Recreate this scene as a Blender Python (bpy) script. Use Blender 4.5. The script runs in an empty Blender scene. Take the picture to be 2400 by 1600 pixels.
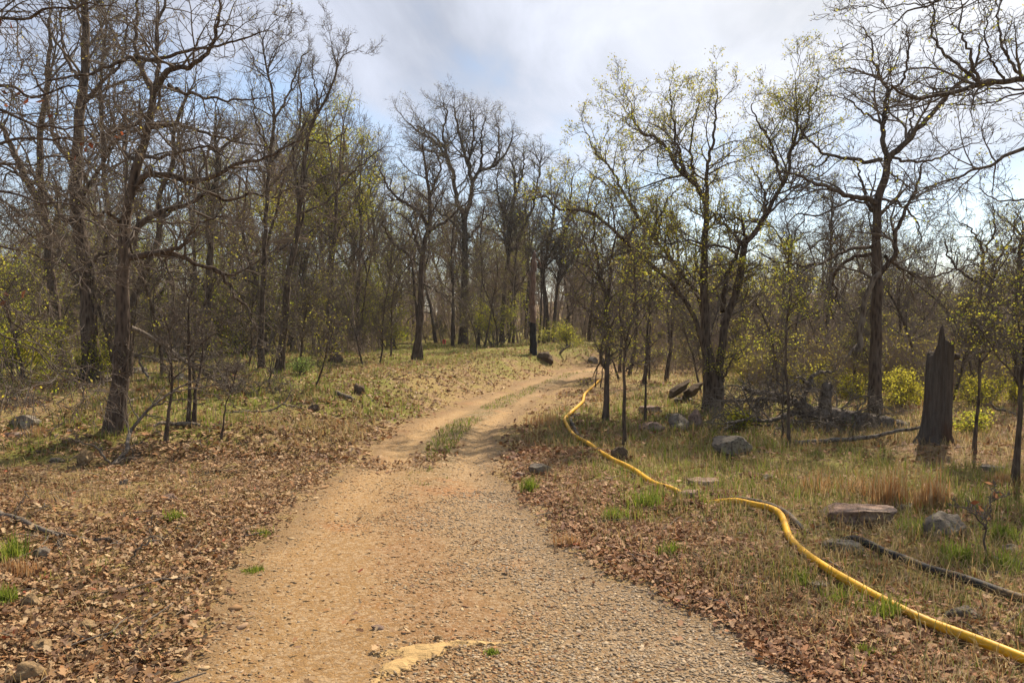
import bpy, bmesh, math, random
import numpy as np
from mathutils import Vector, Matrix, noise as mnoise

RNG = np.random.default_rng(11)
random.seed(5)
SC = bpy.context.scene
COL = SC.collection

# ------------------------------------------------------------------ camera
CAM_H, FPX, HORIZ = 1.65, 1867.0, 740.0          # eye height, focal length and horizon row for the 2400x1600 photograph
PITCH = math.atan((800.0 - HORIZ) / FPX)
cam_data = bpy.data.cameras.new("camera")
cam_data.lens = 28.0; cam_data.sensor_width = 36.0
cam_data.clip_start = 0.05; cam_data.clip_end = 3000.0
cam = bpy.data.objects.new("camera", cam_data); COL.objects.link(cam)
cam.location = (0, 0, CAM_H); cam.rotation_euler = (math.pi / 2 - PITCH, 0, 0)
SC.camera = cam

# ------------------------------------------------------------------ exposure, sun, sky
SC.view_settings.view_transform = 'Standard'; SC.view_settings.look = 'None'
SC.view_settings.exposure = 0.82; SC.view_settings.gamma = 1.0
SUN_AZ, SUN_EL = math.radians(33), math.radians(47)   # to the right of straight ahead, above the horizon
SUN_DIR = Vector((math.sin(SUN_AZ) * math.cos(SUN_EL), math.cos(SUN_AZ) * math.cos(SUN_EL), math.sin(SUN_EL)))
sl = bpy.data.lights.new("sun", 'SUN'); sl.energy = 5.0; sl.angle = math.radians(0.6); sl.color = (1.0, 0.885, 0.72)
so = bpy.data.objects.new("sun", sl); COL.objects.link(so)
so.rotation_euler = (-SUN_DIR).to_track_quat('-Z', 'Y').to_euler(); so.location = (20, 30, 40)
SKY_STRENGTH = 0.1

def build_world():
    w = bpy.data.worlds.new("World"); SC.world = w; w.use_nodes = True
    nt = w.node_tree; N = nt.nodes; L = nt.links
    N.clear()
    def nd(t, **k):
        n = N.new(t)
        for a, b in k.items(): setattr(n, a, b)
        return n
    def val(x): return x
    def M(op, a, b=None, clamp=False):
        n = nd('ShaderNodeMath', operation=op, use_clamp=clamp)
        for i, x in enumerate((a, b)):
            if x is None: continue
            if isinstance(x, (int, float)): n.inputs[i].default_value = x
            else: L.new(x, n.inputs[i])
        return n.outputs[0]
    def sstep(x, a, b):
        n = nd('ShaderNodeMapRange', interpolation_type='SMOOTHSTEP')
        L.new(x, n.inputs[0]); n.inputs[1].default_value = a; n.inputs[2].default_value = b
        return n.outputs[0]
    sky = nd('ShaderNodeTexSky', sky_type='NISHITA')
    sky.sun_disc = False; sky.sun_elevation = SUN_EL; sky.sun_rotation = SUN_AZ
    sky.air_density = 1.0; sky.dust_density = 0.3; sky.ozone_density = 1.2
    tc = nd('ShaderNodeTexCoord')
    sx = nd('ShaderNodeSeparateXYZ'); L.new(tc.outputs['Generated'], sx.inputs[0])
    z = M('MAXIMUM', sx.outputs[2], 0.0)
    zz = M('ADD', z, 0.10)
    u = M('DIVIDE', sx.outputs[0], zz); v = M('DIVIDE', sx.outputs[1], zz)
    cb = nd('ShaderNodeCombineXYZ'); L.new(u, cb.inputs[0]); L.new(v, cb.inputs[1])
    def noise(scale, rot, stretch, detail, rough, dist, off):
        mp = nd('ShaderNodeMapping'); L.new(cb.outputs[0], mp.inputs[0])
        mp.inputs['Rotation'].default_value = (0, 0, math.radians(rot))
        mp.inputs['Scale'].default_value = (scale, scale * stretch, 1); mp.inputs['Location'].default_value = off
        n = nd('ShaderNodeTexNoise'); L.new(mp.outputs[0], n.inputs['Vector'])
        n.inputs['Scale'].default_value = 1.0; n.inputs['Detail'].default_value = detail
        n.inputs['Roughness'].default_value = rough; n.inputs['Distortion'].default_value = dist
        return n.outputs['Fac']
    big = noise(0.55, 25, 0.75, 5, 0.5, 0.5, (3.3, 1.7, 0))
    fine = noise(1.3, 35, 0.45, 9, 0.6, 0.8, (0.4, 7.7, 0))
    dt = nd('ShaderNodeVectorMath', operation='DOT_PRODUCT')
    L.new(tc.outputs['Generated'], dt.inputs[0]); dt.inputs[1].default_value = SUN_DIR
    toward = M('MAXIMUM', dt.outputs['Value'], 0.0)
    glow = M('POWER', toward, 6.0)
    cover = M('ADD', M('MULTIPLY', big, 0.65), M('MULTIPLY', fine, 0.5))
    cover = M('ADD', cover, M('MULTIPLY', glow, 0.28))
    mask = sstep(cover, 0.47, 0.66)
    low = sstep(sx.outputs[2], 0.08, 0.22)
    mask = M('MULTIPLY', mask, M('ADD', M('MULTIPLY', low, 0.85), 0.15))
    mask = M('ADD', M('MULTIPLY', mask, 0.74), 0.16)
    lum = M('ADD', M('ADD', 3.45, M('MULTIPLY', glow, 5.4)), M('MULTIPLY', M('SUBTRACT', fine, 0.5), 7.5))
    cc = nd('ShaderNodeMix', data_type='RGBA'); L.new(sstep(glow, 0.05, 0.6), cc.inputs[0])
    cc.inputs[6].default_value = (0.93, 0.97, 1.12, 1); cc.inputs[7].default_value = (1.0, 0.99, 0.98, 1)
    cl = nd('ShaderNodeVectorMath', operation='SCALE'); L.new(cc.outputs[2], cl.inputs[0]); L.new(lum, cl.inputs['Scale'])
    mx = nd('ShaderNodeMix', data_type='RGBA'); L.new(mask, mx.inputs[0])
    L.new(sky.outputs[0], mx.inputs[6]); L.new(cl.outputs[0], mx.inputs[7])
    bg = nd('ShaderNodeBackground'); bg.inputs['Strength'].default_value = SKY_STRENGTH
    L.new(mx.outputs[2], bg.inputs[0])
    out = nd('ShaderNodeOutputWorld'); L.new(bg.outputs[0], out.inputs[0])
build_world()
SC.render.engine = 'CYCLES'
SC.cycles.use_denoising = True
SC.cycles.max_bounces = 6; SC.cycles.diffuse_bounces = 3; SC.cycles.transmission_bounces = 4
SC.cycles.volume_bounces = 0; SC.cycles.transparent_max_bounces = 8

# ------------------------------------------------------------------ numeric helpers
def vnoise(x, y, seed=0):
    x = np.asarray(x, float); y = np.asarray(y, float)
    ix = np.floor(x); iy = np.floor(y); fx = x - ix; fy = y - iy
    ix = ix.astype(np.int64); iy = iy.astype(np.int64)
    def h(a, b):
        n = (a * 374761393 + b * 668265263 + seed * 974634777) & 0xFFFFFFFF
        n = ((n ^ (n >> 13)) * 1274126177) & 0xFFFFFFFF
        n = ((n ^ (n >> 16)) * 2246822519) & 0xFFFFFFFF
        return ((n ^ (n >> 15)) & 0xFFFFFF) / float(0xFFFFFF)
    sx = fx * fx * (3 - 2 * fx); sy = fy * fy * (3 - 2 * fy)
    a = h(ix, iy) * (1 - sx) + h(ix + 1, iy) * sx
    b = h(ix, iy + 1) * (1 - sx) + h(ix + 1, iy + 1) * sx
    return a * (1 - sy) + b * sy
def fbm(x, y, seed=0, oct=4):
    s = 0; a = 0.5; t = 0
    for i in range(oct):
        s = s + a * vnoise(x * 2 ** i + 17.3 * i, y * 2 ** i - 9.1 * i, seed + i); t += a; a *= 0.5
    return s / t
def sst(x, a, b):
    t = np.clip((np.asarray(x, float) - a) / (b - a), 0, 1); return t * t * (3 - 2 * t)
def unit(v): return v / np.maximum(np.linalg.norm(v, axis=-1, keepdims=True), 1e-9)

CP, SP = math.cos(PITCH), math.sin(PITCH)
def ray(px, py):
    a = (px - 1200.0) / FPX; b = (800.0 - py) / FPX
    return np.array([a, CP + b * SP, -SP + b * CP])
def pt(px, py, depth):
    r = ray(px, py); return np.array([0, 0, CAM_H]) + r * (depth / r[1])
def flat(px, py):
    r = ray(px, py); t = -CAM_H / r[2]; return r[0] * t, r[1] * t

# road edges on the ground, as x(y)
EL = [(250,1700),(330,1600),(400,1530),(470,1440),(571,1316),(663,1224),(770,1128),(835,1096),(886,1050),(935,1010),(990,980),(1060,953),(1122,929),(1200,905),(1255,883),(1325,865)]
ER = [(2060,1700),(1850,1590),(1640,1450),(1429,1357),(1330,1290),(1270,1230),(1194,1153),(1165,1090),(1162,1040),(1180,1005),(1228,965),(1316,908),(1400,872)]
_l = np.array([flat(*p) for p in EL]); _r = np.array([flat(*p) for p in ER])
_l = np.vstack([[_l[0][0] - 0.3, -60], [_l[0][0] - .1, 1.0], _l, [4.4, 27.4], [13, 28.4], [24, 28.6]])
_r = np.vstack([[_r[0][0], -60], [_r[0][0], 1.0], _r, [8.0, 25.2], [16, 26.2], [26, 28.2]])
def xl(y): return np.interp(y, _l[:, 1], _l[:, 0])
def xr(y): return np.interp(y, _r[:, 1], _r[:, 0])
def road_s(x, y):
    """metres inside the road edge (negative outside)."""
    x = np.asarray(x, float); y = np.asarray(y, float)
    s = np.minimum(x - xl(y), xr(y) - x)
    k = np.where(y > 14, 0.45, 1.0)
    s = s * k + np.where(y > 28.5, -9, 0) - 9 * sst(x, 3.6, 4.6)
    wob = (fbm(x * 1.3, y * 1.3, 3, 3) - 0.5) * 0.5 + (fbm(x * 6, y * 6, 8, 2) - 0.5) * 0.18
    return s + wob
def road_frac(x, y): return (x - xl(y)) / np.maximum(xr(y) - xl(y), .3)
def H(x, y):
    x = np.asarray(x, float); y = np.asarray(y, float)
    r = np.hypot(x, y)
    s = np.minimum(x - xl(y), xr(y) - x) * np.where(y > 14, .5, 1)
    out = sst(-s, 0.0, 1.2)
    left = np.clip(xl(y) - x, 0, 50)
    h = 0.46 * sst(left, 0.05, 1.6) * sst(y, 8, 13)
    h = h + 0.10 * sst(left, 0.3, 3) * sst(9 - y, 0, 3)
    h = h + out * ((fbm(x * .35, y * .35, 21, 3) - .5) * .28 * sst(y, 2, 8) + (fbm(x * 1.6, y * 1.6, 5, 3) - .5) * .14 + (fbm(x * 7, y * 7, 6, 2) - .5) * .045)
    f = road_frac(x, y)
    rut = np.exp(-((f - .24) / .11) ** 2) + np.exp(-((f - .80) / .11) ** 2)
    h = h + (1 - out) * ((fbm(x * 2.2, y * 2.2, 12, 3) - .5) * .03 - .035 * rut * sst(y, 5, 9))
    h = h + sst(y, 65, 190) * 6.0 * sst(x, -25, 40) * (r < 800)
    h = h + sst(r, 70, 330) * 3.5 * fbm(x * .01, y * .01, 40, 2)
    return h
_T = np.geomspace(2.0, 400, 5000)
def gp(px, py):
    """where the line of sight through a photograph pixel meets the ground"""
    r = ray(px, py); q = np.array([0, 0, CAM_H]) + r[None, :] * _T[:, None]
    below = q[:, 2] <= H(q[:, 0], q[:, 1])
    i = int(np.argmax(below)) if below.any() else len(_T) - 1
    return np.array([q[i, 0], q[i, 1], float(H(q[i, 0], q[i, 1]))])

# ------------------------------------------------------------------ materials
def material(name, build):
    m = bpy.data.materials.new(name); m.use_nodes = True
    nt = m.node_tree; nt.nodes.clear()
    class K: pass
    k = K(); k.nt = nt; k.N = nt.nodes; k.L = nt.links
    def nd(t, **kw):
        n = k.N.new(t)
        for a, b in kw.items(): setattr(n, a, b)
        return n
    def put(sock, x):
        if isinstance(x, (int, float)): sock.default_value = x
        elif isinstance(x, tuple): sock.default_value = x if len(x) != 3 or sock.type == 'VECTOR' else (*x, 1)
        elif x is not None: k.L.new(x, sock)
    def math_(op, a, b=None, clamp=False):
        n = nd('ShaderNodeMath', operation=op, use_clamp=clamp); put(n.inputs[0], a); put(n.inputs[1], b); return n.outputs[0]
    def mix(f, a, b, mode='MIX'):
        n = nd('ShaderNodeMix', data_type='RGBA', blend_type=mode); put(n.inputs[0], f); put(n.inputs[6], a); put(n.inputs[7], b); return n.outputs[2]
    def coord(kind='Object', scale=(1, 1, 1), loc=(0, 0, 0)):
        tc = nd('ShaderNodeTexCoord'); mp = nd('ShaderNodeMapping'); k.L.new(tc.outputs[kind], mp.inputs[0])
        mp.inputs['Scale'].default_value = scale; mp.inputs['Location'].default_value = loc; return mp.outputs[0]
    def noise(vec, scale, detail=4, rough=.55, dist=0):
        n = nd('ShaderNodeTexNoise'); k.L.new(vec, n.inputs['Vector']); n.inputs['Scale'].default_value = scale
        n.inputs['Detail'].default_value = detail; n.inputs['Roughness'].default_value = rough; n.inputs['Distortion'].default_value = dist
        return n.outputs['Fac']
    def voro(vec, scale, feature='F1', out='Distance'):
        n = nd('ShaderNodeTexVoronoi', feature=feature); k.L.new(vec, n.inputs['Vector']); n.inputs['Scale'].default_value = scale
        return n.outputs[out]
    def ramp(x, stops):
        n = nd('ShaderNodeValToRGB'); put(n.inputs[0], x); e = n.color_ramp.elements
        while len(e) < len(stops): e.new(.5)
        for q, (p, c) in zip(e, stops):
            q.position = p; q.color = (*c, 1) if isinstance(c, tuple) else (c, c, c, 1)
        return n.outputs[0]
    def step(x, a, b):
        n = nd('ShaderNodeMapRange', interpolation_type='SMOOTHSTEP'); put(n.inputs[0], x); n.inputs[1].default_value = a; n.inputs[2].default_value = b; return n.outputs[0]
    def attr(nm, out='Fac'): return nd('ShaderNodeAttribute', attribute_name=nm).outputs[out]
    def bump(h, strength, dist):
        n = nd('ShaderNodeBump'); put(n.inputs['Height'], h); n.inputs['Strength'].default_value = strength; n.inputs['Distance'].default_value = dist; return n.outputs[0]
    def surface(color, rough=.9, nrm=None, spec=.25, trans=None, tcol=None):
        b = nd('ShaderNodeBsdfPrincipled'); put(b.inputs['Base Color'], color); put(b.inputs['Roughness'], rough)
        b.inputs['Specular IOR Level'].default_value = spec
        if nrm is not None: k.L.new(nrm, b.inputs['Normal'])
        o = nd('ShaderNodeOutputMaterial'); res = b.outputs[0]
        if trans:
            t = nd('ShaderNodeBsdfTranslucent'); put(t.inputs[0], tcol if tcol is not None else color)
            m2 = nd('ShaderNodeMixShader'); m2.inputs[0].default_value = trans
            k.L.new(res, m2.inputs[1]); k.L.new(t.outputs[0], m2.inputs[2]); res = m2.outputs[0]
        k.L.new(res, o.inputs[0])
    for f in (nd, put, math_, mix, coord, noise, voro, ramp, step, attr, bump, surface): setattr(k, f.__name__, f)
    build(k)
    return m

def bark(dark, mid, light, scale=1.0, lichen=.3):
    def f(k):
        v = k.coord('Object', (1, 1, .22)); w = k.coord('Object')
        n = k.noise(v, 34 * scale, 5, .65, .6); cr = k.voro(v, 26 * scale); big = k.noise(w, 2.3, 3)
        h = k.math_('ADD', k.math_('MULTIPLY', n, .6), k.math_('MULTIPLY', cr, .8))
        c = k.ramp(h, [(.28, dark), (.52, mid), (.85, light)])
        li = k.step(k.math_('MULTIPLY', k.noise(w, 5.5, 5, .7), k.math_('ADD', big, .35)), .44, .62)
        c = k.mix(k.math_('MULTIPLY', li, lichen), c, (.21, .22, .19))
        rnd = k.nd('ShaderNodeObjectInfo').outputs['Random']
        c = k.mix(k.math_('MULTIPLY', rnd, .35), c, (.085, .06, .045))
        k.surface(c, .95, k.bump(h, .9, .02), .15)
    return f
M_BARK = material('oak_bark', bark((.011, .008, .0065), (.046, .032, .023), (.112, .082, .060), 1.0, .12))
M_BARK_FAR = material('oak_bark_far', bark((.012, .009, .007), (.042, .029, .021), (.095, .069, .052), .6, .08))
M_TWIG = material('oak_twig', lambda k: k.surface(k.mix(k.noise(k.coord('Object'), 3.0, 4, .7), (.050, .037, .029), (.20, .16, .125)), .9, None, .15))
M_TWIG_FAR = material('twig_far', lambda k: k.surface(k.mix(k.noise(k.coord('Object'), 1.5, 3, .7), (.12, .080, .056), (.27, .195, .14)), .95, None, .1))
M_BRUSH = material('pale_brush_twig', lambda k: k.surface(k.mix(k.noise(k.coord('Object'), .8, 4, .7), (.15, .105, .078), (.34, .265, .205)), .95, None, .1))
M_TWIG_GREY = material('dead_twig', lambda k: k.surface(k.mix(k.noise(k.coord('Object'), 4.0, 4, .7), (.070, .054, .041), (.20, .165, .13)), .9, None, .15))
def leafm(trans): 
    return lambda k: k.surface(k.mix(.25, k.attr('Col', 'Color'), k.ramp(k.noise(k.coord('Object'), 60, 2), [(.3, .0), (.8, .35)]), 'MULTIPLY'), .75, None, .25, trans, k.attr('Col', 'Color'))
M_LEAF = material('spring_leaf', leafm(.6))
M_LITTER = material('dry_leaf', leafm(.12))
M_GRASS = material('grass_blade', leafm(.35))
M_STONE = material('gravel_stone', lambda k: k.surface(k.mix(k.noise(k.coord('Object'), 45, 4, .7), k.attr('Col', 'Color'), k.mix(.5, k.attr('Col', 'Color'), (.10, .07, .05))), .9, None, .2))
def rockm(a, b, lich, amt):
    def f(k):
        v = k.coord('Object'); n = k.noise(v, 6, 8, .65); n2 = k.noise(v, 28, 6, .7)
        st = k.noise(k.coord('Object', (1, 1, 7)), 5, 5, .6)
        c = k.mix(k.math_('ADD', k.math_('MULTIPLY', n, .6), k.math_('MULTIPLY', st, .4)), a, b)
        c = k.mix(k.math_('MULTIPLY', k.step(k.math_('ADD', k.math_('MULTIPLY', n2, .5), k.math_('MULTIPLY', k.noise(v, 3.5, 3), .6)), .52, .68), amt), c, lich)
        c = k.mix(k.step(n2, .5, .3), c, (.03, .026, .023))
        k.surface(c, .92, k.bump(k.math_('ADD', n2, k.math_('MULTIPLY', st, 1.2)), .8, .02), .2)
    return f
M_ROCK = material('lichen_rock', rockm((.085, .066, .050), (.23, .185, .14), (.27, .245, .17), .6))
M_ROCK_RED = material('sandstone', rockm((.12, .07, .05), (.32, .21, .15), (.34, .29, .23), .35))
M_ROCK_TAN = material('ochre_rock', rockm((.16, .10, .05), (.36, .24, .12), (.28, .26, .18), .25))
M_SOIL = material('dark_soil', lambda k: k.surface(k.mix(k.noise(k.coord('Object'), 14, 6, .75), (.035, .024, .016), (.19, .135, .09)), .95, k.bump(k.noise(k.coord('Object'), 30, 5, .75), 1.0, .03), .1))
M_CHAR = material('charred_wood', lambda k: k.surface(k.mix(k.noise(k.coord('Object', (1, 1, .3)), 30, 5), (.004, .004, .004), (.022, .02, .02)), .8, k.bump(k.noise(k.coord('Object', (1, 1, .3)), 40, 4), .7, .02), .3))
M_DEADWOOD = material('weathered_wood', bark((.022, .016, .012), (.085, .064, .048), (.19, .155, .12), .8, .2))
M_LOG = material('fallen_log', bark((.020, .015, .012), (.078, .060, .047), (.18, .148, .118), .8, .3))
M_SNAG = material('snag_wood', bark((.03, .018, .013), (.10, .062, .045), (.17, .11, .08), .7, .0))
def stumpm(k):
    v = k.coord('Object', (1, 1, .07)); n = k.noise(v, 42, 9, .78, .35); cr = k.noise(k.coord('Object', (1, 1, .16)), 16, 6, .7, .8)
    h = k.math_('ADD', k.math_('MULTIPLY', n, .75), k.math_('MULTIPLY', cr, .35))
    big = k.noise(k.coord('Object', (1, 1, .5)), 3.2, 4)
    c = k.ramp(h, [(.2, (.012, .009, .008)), (.5, (.075, .059, .048)), (.9, (.20, .165, .135))])
    c = k.mix(k.step(big, .48, .62), c, k.ramp(h, [(.2, (.016, .010, .007)), (.6, (.080, .048, .032)), (.95, (.20, .13, .085))]))
    k.surface(c, .95, k.bump(h, 1.0, .03), .12)
M_STUMP = material('stump_wood', stumpm)

def roadm(k):
    v = k.coord('Object'); f = k.attr('frac'); e = k.attr('edge'); y = k.attr('depth')
    big = k.noise(v, .9, 5, .6); med = k.noise(v, 3.2, 6, .65); wv = k.nd('ShaderNodeVectorMath', operation='ADD'); k.L.new(v, wv.inputs[0]); wn = k.nd('ShaderNodeTexNoise'); k.L.new(v, wn.inputs['Vector']); wn.inputs['Scale'].default_value = 23; ws = k.nd('ShaderNodeVectorMath', operation='SCALE'); k.L.new(wn.outputs['Color'], ws.inputs[0]); ws.inputs['Scale'].default_value = .06; k.L.new(ws.outputs[0], wv.inputs[1]); peb = k.voro(wv.outputs[0], 48); pebc = k.voro(wv.outputs[0], 48, 'F1', 'Color'); fine = k.noise(v, 75, 6, .8)
    tan = k.mix(k.math_('ADD', k.math_('MULTIPLY', med, .5), k.math_('MULTIPLY', fine, .5)), (.17, .090, .033), (.40, .243, .10))
    grey = k.mix(k.math_('ADD', k.math_('MULTIPLY', med, .5), k.math_('MULTIPLY', fine, .5)), (.17, .102, .047), (.32, .212, .112))
    red = (.29, .125, .042)
    c = k.mix(k.step(k.math_('ADD', k.math_('MULTIPLY', f, .8), k.math_('MULTIPLY', med, .5)), .55, .95), tan, k.mix(k.step(y, 16, 5), tan, grey))
    c = k.mix(k.math_('MULTIPLY', k.step(big, .54, .66), .75), c, red)
    near = k.math_('MULTIPLY', k.step(k.math_('ABSOLUTE', k.math_('SUBTRACT', k.math_('ADD', f, k.math_('MULTIPLY', k.math_('SUBTRACT', med, .5), .35)), .50)), .17, .04), k.step(y, 8.5, 6.0))
    c = k.mix(k.math_('MULTIPLY', near, .55), c, k.mix(fine, (.13, .062, .026), (.30, .155, .065)))
    rut = k.math_('ADD', k.step(k.math_('ABSOLUTE', k.math_('SUBTRACT', f, .24)), .17, .03), k.step(k.math_('ABSOLUTE', k.math_('SUBTRACT', f, .80)), .17, .03), True)
    c = k.mix(k.math_('MULTIPLY', k.math_('MULTIPLY', rut, k.step(y, 6, 11)), .75), c, k.mix(fine, (.29, .175, .072), (.42, .27, .118)))
    mid = k.step(k.math_('ABSOLUTE', k.math_('SUBTRACT', f, .52)), .25, .10)
    mid = k.math_('MULTIPLY', k.math_('MULTIPLY', mid, k.step(y, 7, 10)), k.step(med, .38, .55))
    c = k.mix(k.math_('MULTIPLY', mid, .85), c, k.mix(fine, (.09, .065, .03), (.22, .17, .07)))
    pv = k.nd('ShaderNodeSeparateColor'); k.L.new(pebc, pv.inputs[0])
    c = k.mix(k.math_('MULTIPLY', k.step(pv.outputs[0], .35, .9), .35), c, (.52, .40, .26))
    c = k.mix(k.math_('MULTIPLY', k.step(peb, .42, .7), .3), c, (.14, .085, .045))
    c = k.mix(k.math_('MULTIPLY', k.step(e, .35, 0), .6), c, (.17, .11, .055))
    h = k.math_('SUBTRACT', fine, k.math_('MULTIPLY', peb, .6))
    k.surface(c, .95, k.bump(h, .9, .012), .15)
M_ROAD = material('gravel_dirt', roadm)
def groundm(k):
    v = k.coord('Object'); e = k.attr('edge'); y = k.attr('depth'); g = k.attr('green')
    med = k.noise(v, 3.5, 7, .68); fine = k.noise(v, 30, 5, .75); big = k.noise(v, .6, 4); pv = k.voro(v, 22, 'F1', 'Color')
    lit = k.mix(fine, (.10, .056, .028), (.31, .19, .095))
    sp = k.nd('ShaderNodeSeparateColor'); k.L.new(pv, sp.inputs[0])
    lit = k.mix(k.math_('MULTIPLY', k.step(sp.outputs[0], .55, .9), .6), lit, (.33, .225, .15))
    straw = k.mix(fine, (.17, .12, .042), (.37, .27, .105))
    c = k.mix(k.step(k.math_('ADD', k.math_('MULTIPLY', med, .6), k.math_('MULTIPLY', big, .5)), .45, .62), lit, straw)
    gr = k.mix(fine, (.085, .092, .014), (.23, .23, .045))
    c = k.mix(k.math_('MULTIPLY', k.step(k.math_('ADD', g, k.math_('MULTIPLY', k.math_('SUBTRACT', med, .5), .9)), .35, .75), .8), c, gr)
    c = k.mix(k.math_('MULTIPLY', k.step(y, 40, 90), .85), c, lit); c = k.mix(k.math_('MULTIPLY', k.step(e, .35, 0), .55), c, k.mix(fine, (.20, .115, .05), (.38, .25, .125)))
    k.surface(c, .95, k.bump(k.math_('ADD', fine, med), 1.0, .03), .12)
M_GROUND = material('woodland_floor', groundm)

# ------------------------------------------------------------------ object helpers
def link(o, parent=None):
    COL.objects.link(o)
    if parent is not None: o.parent = parent
    return o
def mkmesh(name, verts, faces, mat, parent=None, col=None, smooth=False, loc=None, attrs=None):
    """one mesh object from arrays; faces is one (M,k) array or a list of such arrays"""
    verts = np.asarray(verts, np.float32).reshape(-1, 3)
    if not isinstance(faces, (list, tuple)): faces = [faces]
    faces = [np.asarray(f, np.int32) for f in faces if len(f)]
    me = bpy.data.meshes.new(name)
    me.vertices.add(len(verts)); me.vertices.foreach_set('co', verts.ravel())
    nl = sum(f.size for f in faces); npoly = sum(len(f) for f in faces)
    me.loops.add(nl); me.loops.foreach_set('vertex_index', np.concatenate([f.ravel() for f in faces]))
    me.polygons.add(npoly)
    tot = np.concatenate([np.full(len(f), f.shape[1], np.int32) for f in faces])
    st = np.concatenate([[0], np.cumsum(tot)[:-1]]).astype(np.int32)
    me.polygons.foreach_set('loop_start', st); me.polygons.foreach_set('loop_total', tot)
    if smooth: me.polygons.foreach_set('use_smooth', np.ones(npoly, bool))
    me.update(calc_edges=True)
    if col is not None:
        a = me.color_attributes.new('Col', 'FLOAT_COLOR', 'POINT')
        c4 = np.ones((len(verts), 4), np.float32); c4[:, :3] = col; a.data.foreach_set('color', c4.ravel())
    for nm, arr in (attrs or {}).items():
        a = me.attributes.new(nm, 'FLOAT', 'POINT'); a.data.foreach_set('value', np.asarray(arr, np.float32).ravel())
    me.materials.append(mat)
    o = bpy.data.objects.new(name, me)
    if loc is not None: o.location = loc
    return link(o, parent)
def tag(o, label=None, cat=None, group=None, kind=None):
    if label: o['label'] = label
    if cat: o['category'] = cat
    if group: o['group'] = group
    if kind: o['kind'] = kind
    return o
def root(name, loc, label, cat, group=None):
    o = bpy.data.objects.new(name, None); o.empty_display_size = .2; o.location = loc
    link(o); return tag(o, label, cat, group)
def copy_tree(o, parent=None):
    c = o.copy(); COL.objects.link(c)
    if parent is not None: c.parent = parent
    for ch in list(o.children): copy_tree(ch, c)
    return c

def tubes(P, R, S, mod=None, cap=False):
    """P (N,K,3) centre lines, R (N,K) radii -> verts, quads"""
    P = np.asarray(P, float); N, K, _ = P.shape
    T = unit(np.gradient(P, axis=1)); d = unit(P[:, -1] - P[:, 0])
    a = np.where(np.abs(d[:, 2:3]) < .8, np.array([[0, 0, 1.]]), np.array([[1., 0, 0]]))
    ref = unit(np.cross(d, a))[:, None, :]
    U = unit(np.cross(T, np.broadcast_to(ref, T.shape))); V = np.cross(T, U)
    th = np.arange(S) * 2 * np.pi / S
    rr = R[:, :, None] * (mod if mod is not None else 1.0) * np.ones((1, 1, S))
    vs = P[:, :, None, :] + rr[..., None] * (np.cos(th)[:, None] * U[:, :, None, :] + np.sin(th)[:, None] * V[:, :, None, :])
    idx = np.arange(N * K * S).reshape(N, K, S)
    a0 = idx[:, :-1, :]; b0 = np.roll(a0, -1, 2); c0 = idx[:, 1:, :]; d0 = np.roll(c0, -1, 2)
    q = np.stack([a0, b0, d0, c0], -1).reshape(-1, 4)
    return vs.reshape(-1, 3), q
def join(parts):
    vs, fs, off = [], {}, 0
    for v, f in parts:
        for g in (f if isinstance(f, (list, tuple)) else [f]):
            fs.setdefault(g.shape[1], []).append(g + off)
        vs.append(v); off += len(v)
    return np.vstack(vs), [np.vstack(x) for x in fs.values()]
def resample(pts, K, wig=0.0, rng=RNG):
    """smooth curve through pts, K points evenly spaced, with a little crookedness"""
    p = np.asarray(pts, float)
    if len(p) > 2:
        e = np.vstack([2 * p[0] - p[1], p, 2 * p[-1] - p[-2]]); out = []
        for i in range(1, len(e) - 2):
            t = np.linspace(0, 1, 8, endpoint=False)[:, None]
            a, b, c, d = e[i - 1], e[i], e[i + 1], e[i + 2]
            out.append(.5 * (2 * b + (c - a) * t + (2 * a - 5 * b + 4 * c - d) * t ** 2 + (3 * b - a - 3 * c + d) * t ** 3))
        p = np.vstack(out + [p[-1:]])
    s = np.concatenate([[0], np.cumsum(np.linalg.norm(np.diff(p, axis=0), axis=1))])
    q = np.stack([np.interp(np.linspace(0, s[-1], K), s, p[:, i]) for i in range(3)], 1)
    if wig:
        n = rng.normal(0, 1, (K, 3)); k = np.array([.25, .5, .25])
        for i in range(3): n[:, i] = np.convolve(n[:, i], k, 'same')
        n[0] = 0; q = q + n * wig
    return q
def grow(st, di, ln, K, wig, up, rng):
    N = len(st); P = np.empty((N, K, 3)); P[:, 0] = st; d = di.copy()
    bend = rng.normal(0, 1, (N, 3)) * wig * .35
    for i in range(1, K):
        d = unit(d + rng.normal(0, wig, (N, 3)) + bend + np.array([0, 0, up])); P[:, i] = P[:, i - 1] + d * (ln / (K - 1))[:, None]
    return P
def spawn(P, R, n, t0, ang, rng, t1=1.0, tips=2):
    """child origins along a set of branches; n may be an array of counts"""
    N, K, _ = P.shape
    cnt = np.broadcast_to(np.asarray(n), (N,)).astype(int)
    i = np.repeat(np.arange(N), cnt); t = rng.uniform(t0, t1, len(i))
    if tips:
        i = np.concatenate([i, np.repeat(np.arange(N), tips)]); t = np.concatenate([t, np.full(N * tips, .999)])
    x = t * (K - 1); k = np.minimum(x.astype(int), K - 2); f = (x - k)[:, None]
    pos = P[i, k] * (1 - f) + P[i, k + 1] * f; tan = unit(P[i, k + 1] - P[i, k])
    rad = R[i, k] * (1 - f[:, 0]) + R[i, k + 1] * f[:, 0]
    pr = rng.normal(0, 1, (len(i), 3)); pr = unit(pr - (pr * tan).sum(1, keepdims=True) * tan)
    a = np.radians(rng.uniform(ang[0], ang[1], len(i)) * np.where(t > .99, .55, 1))[:, None]
    d = unit(np.cos(a) * tan + np.sin(a) * pr)
    L = np.linalg.norm(np.diff(P, axis=1), axis=2).sum(1)
    return pos, d, t, rad, L[i]
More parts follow.
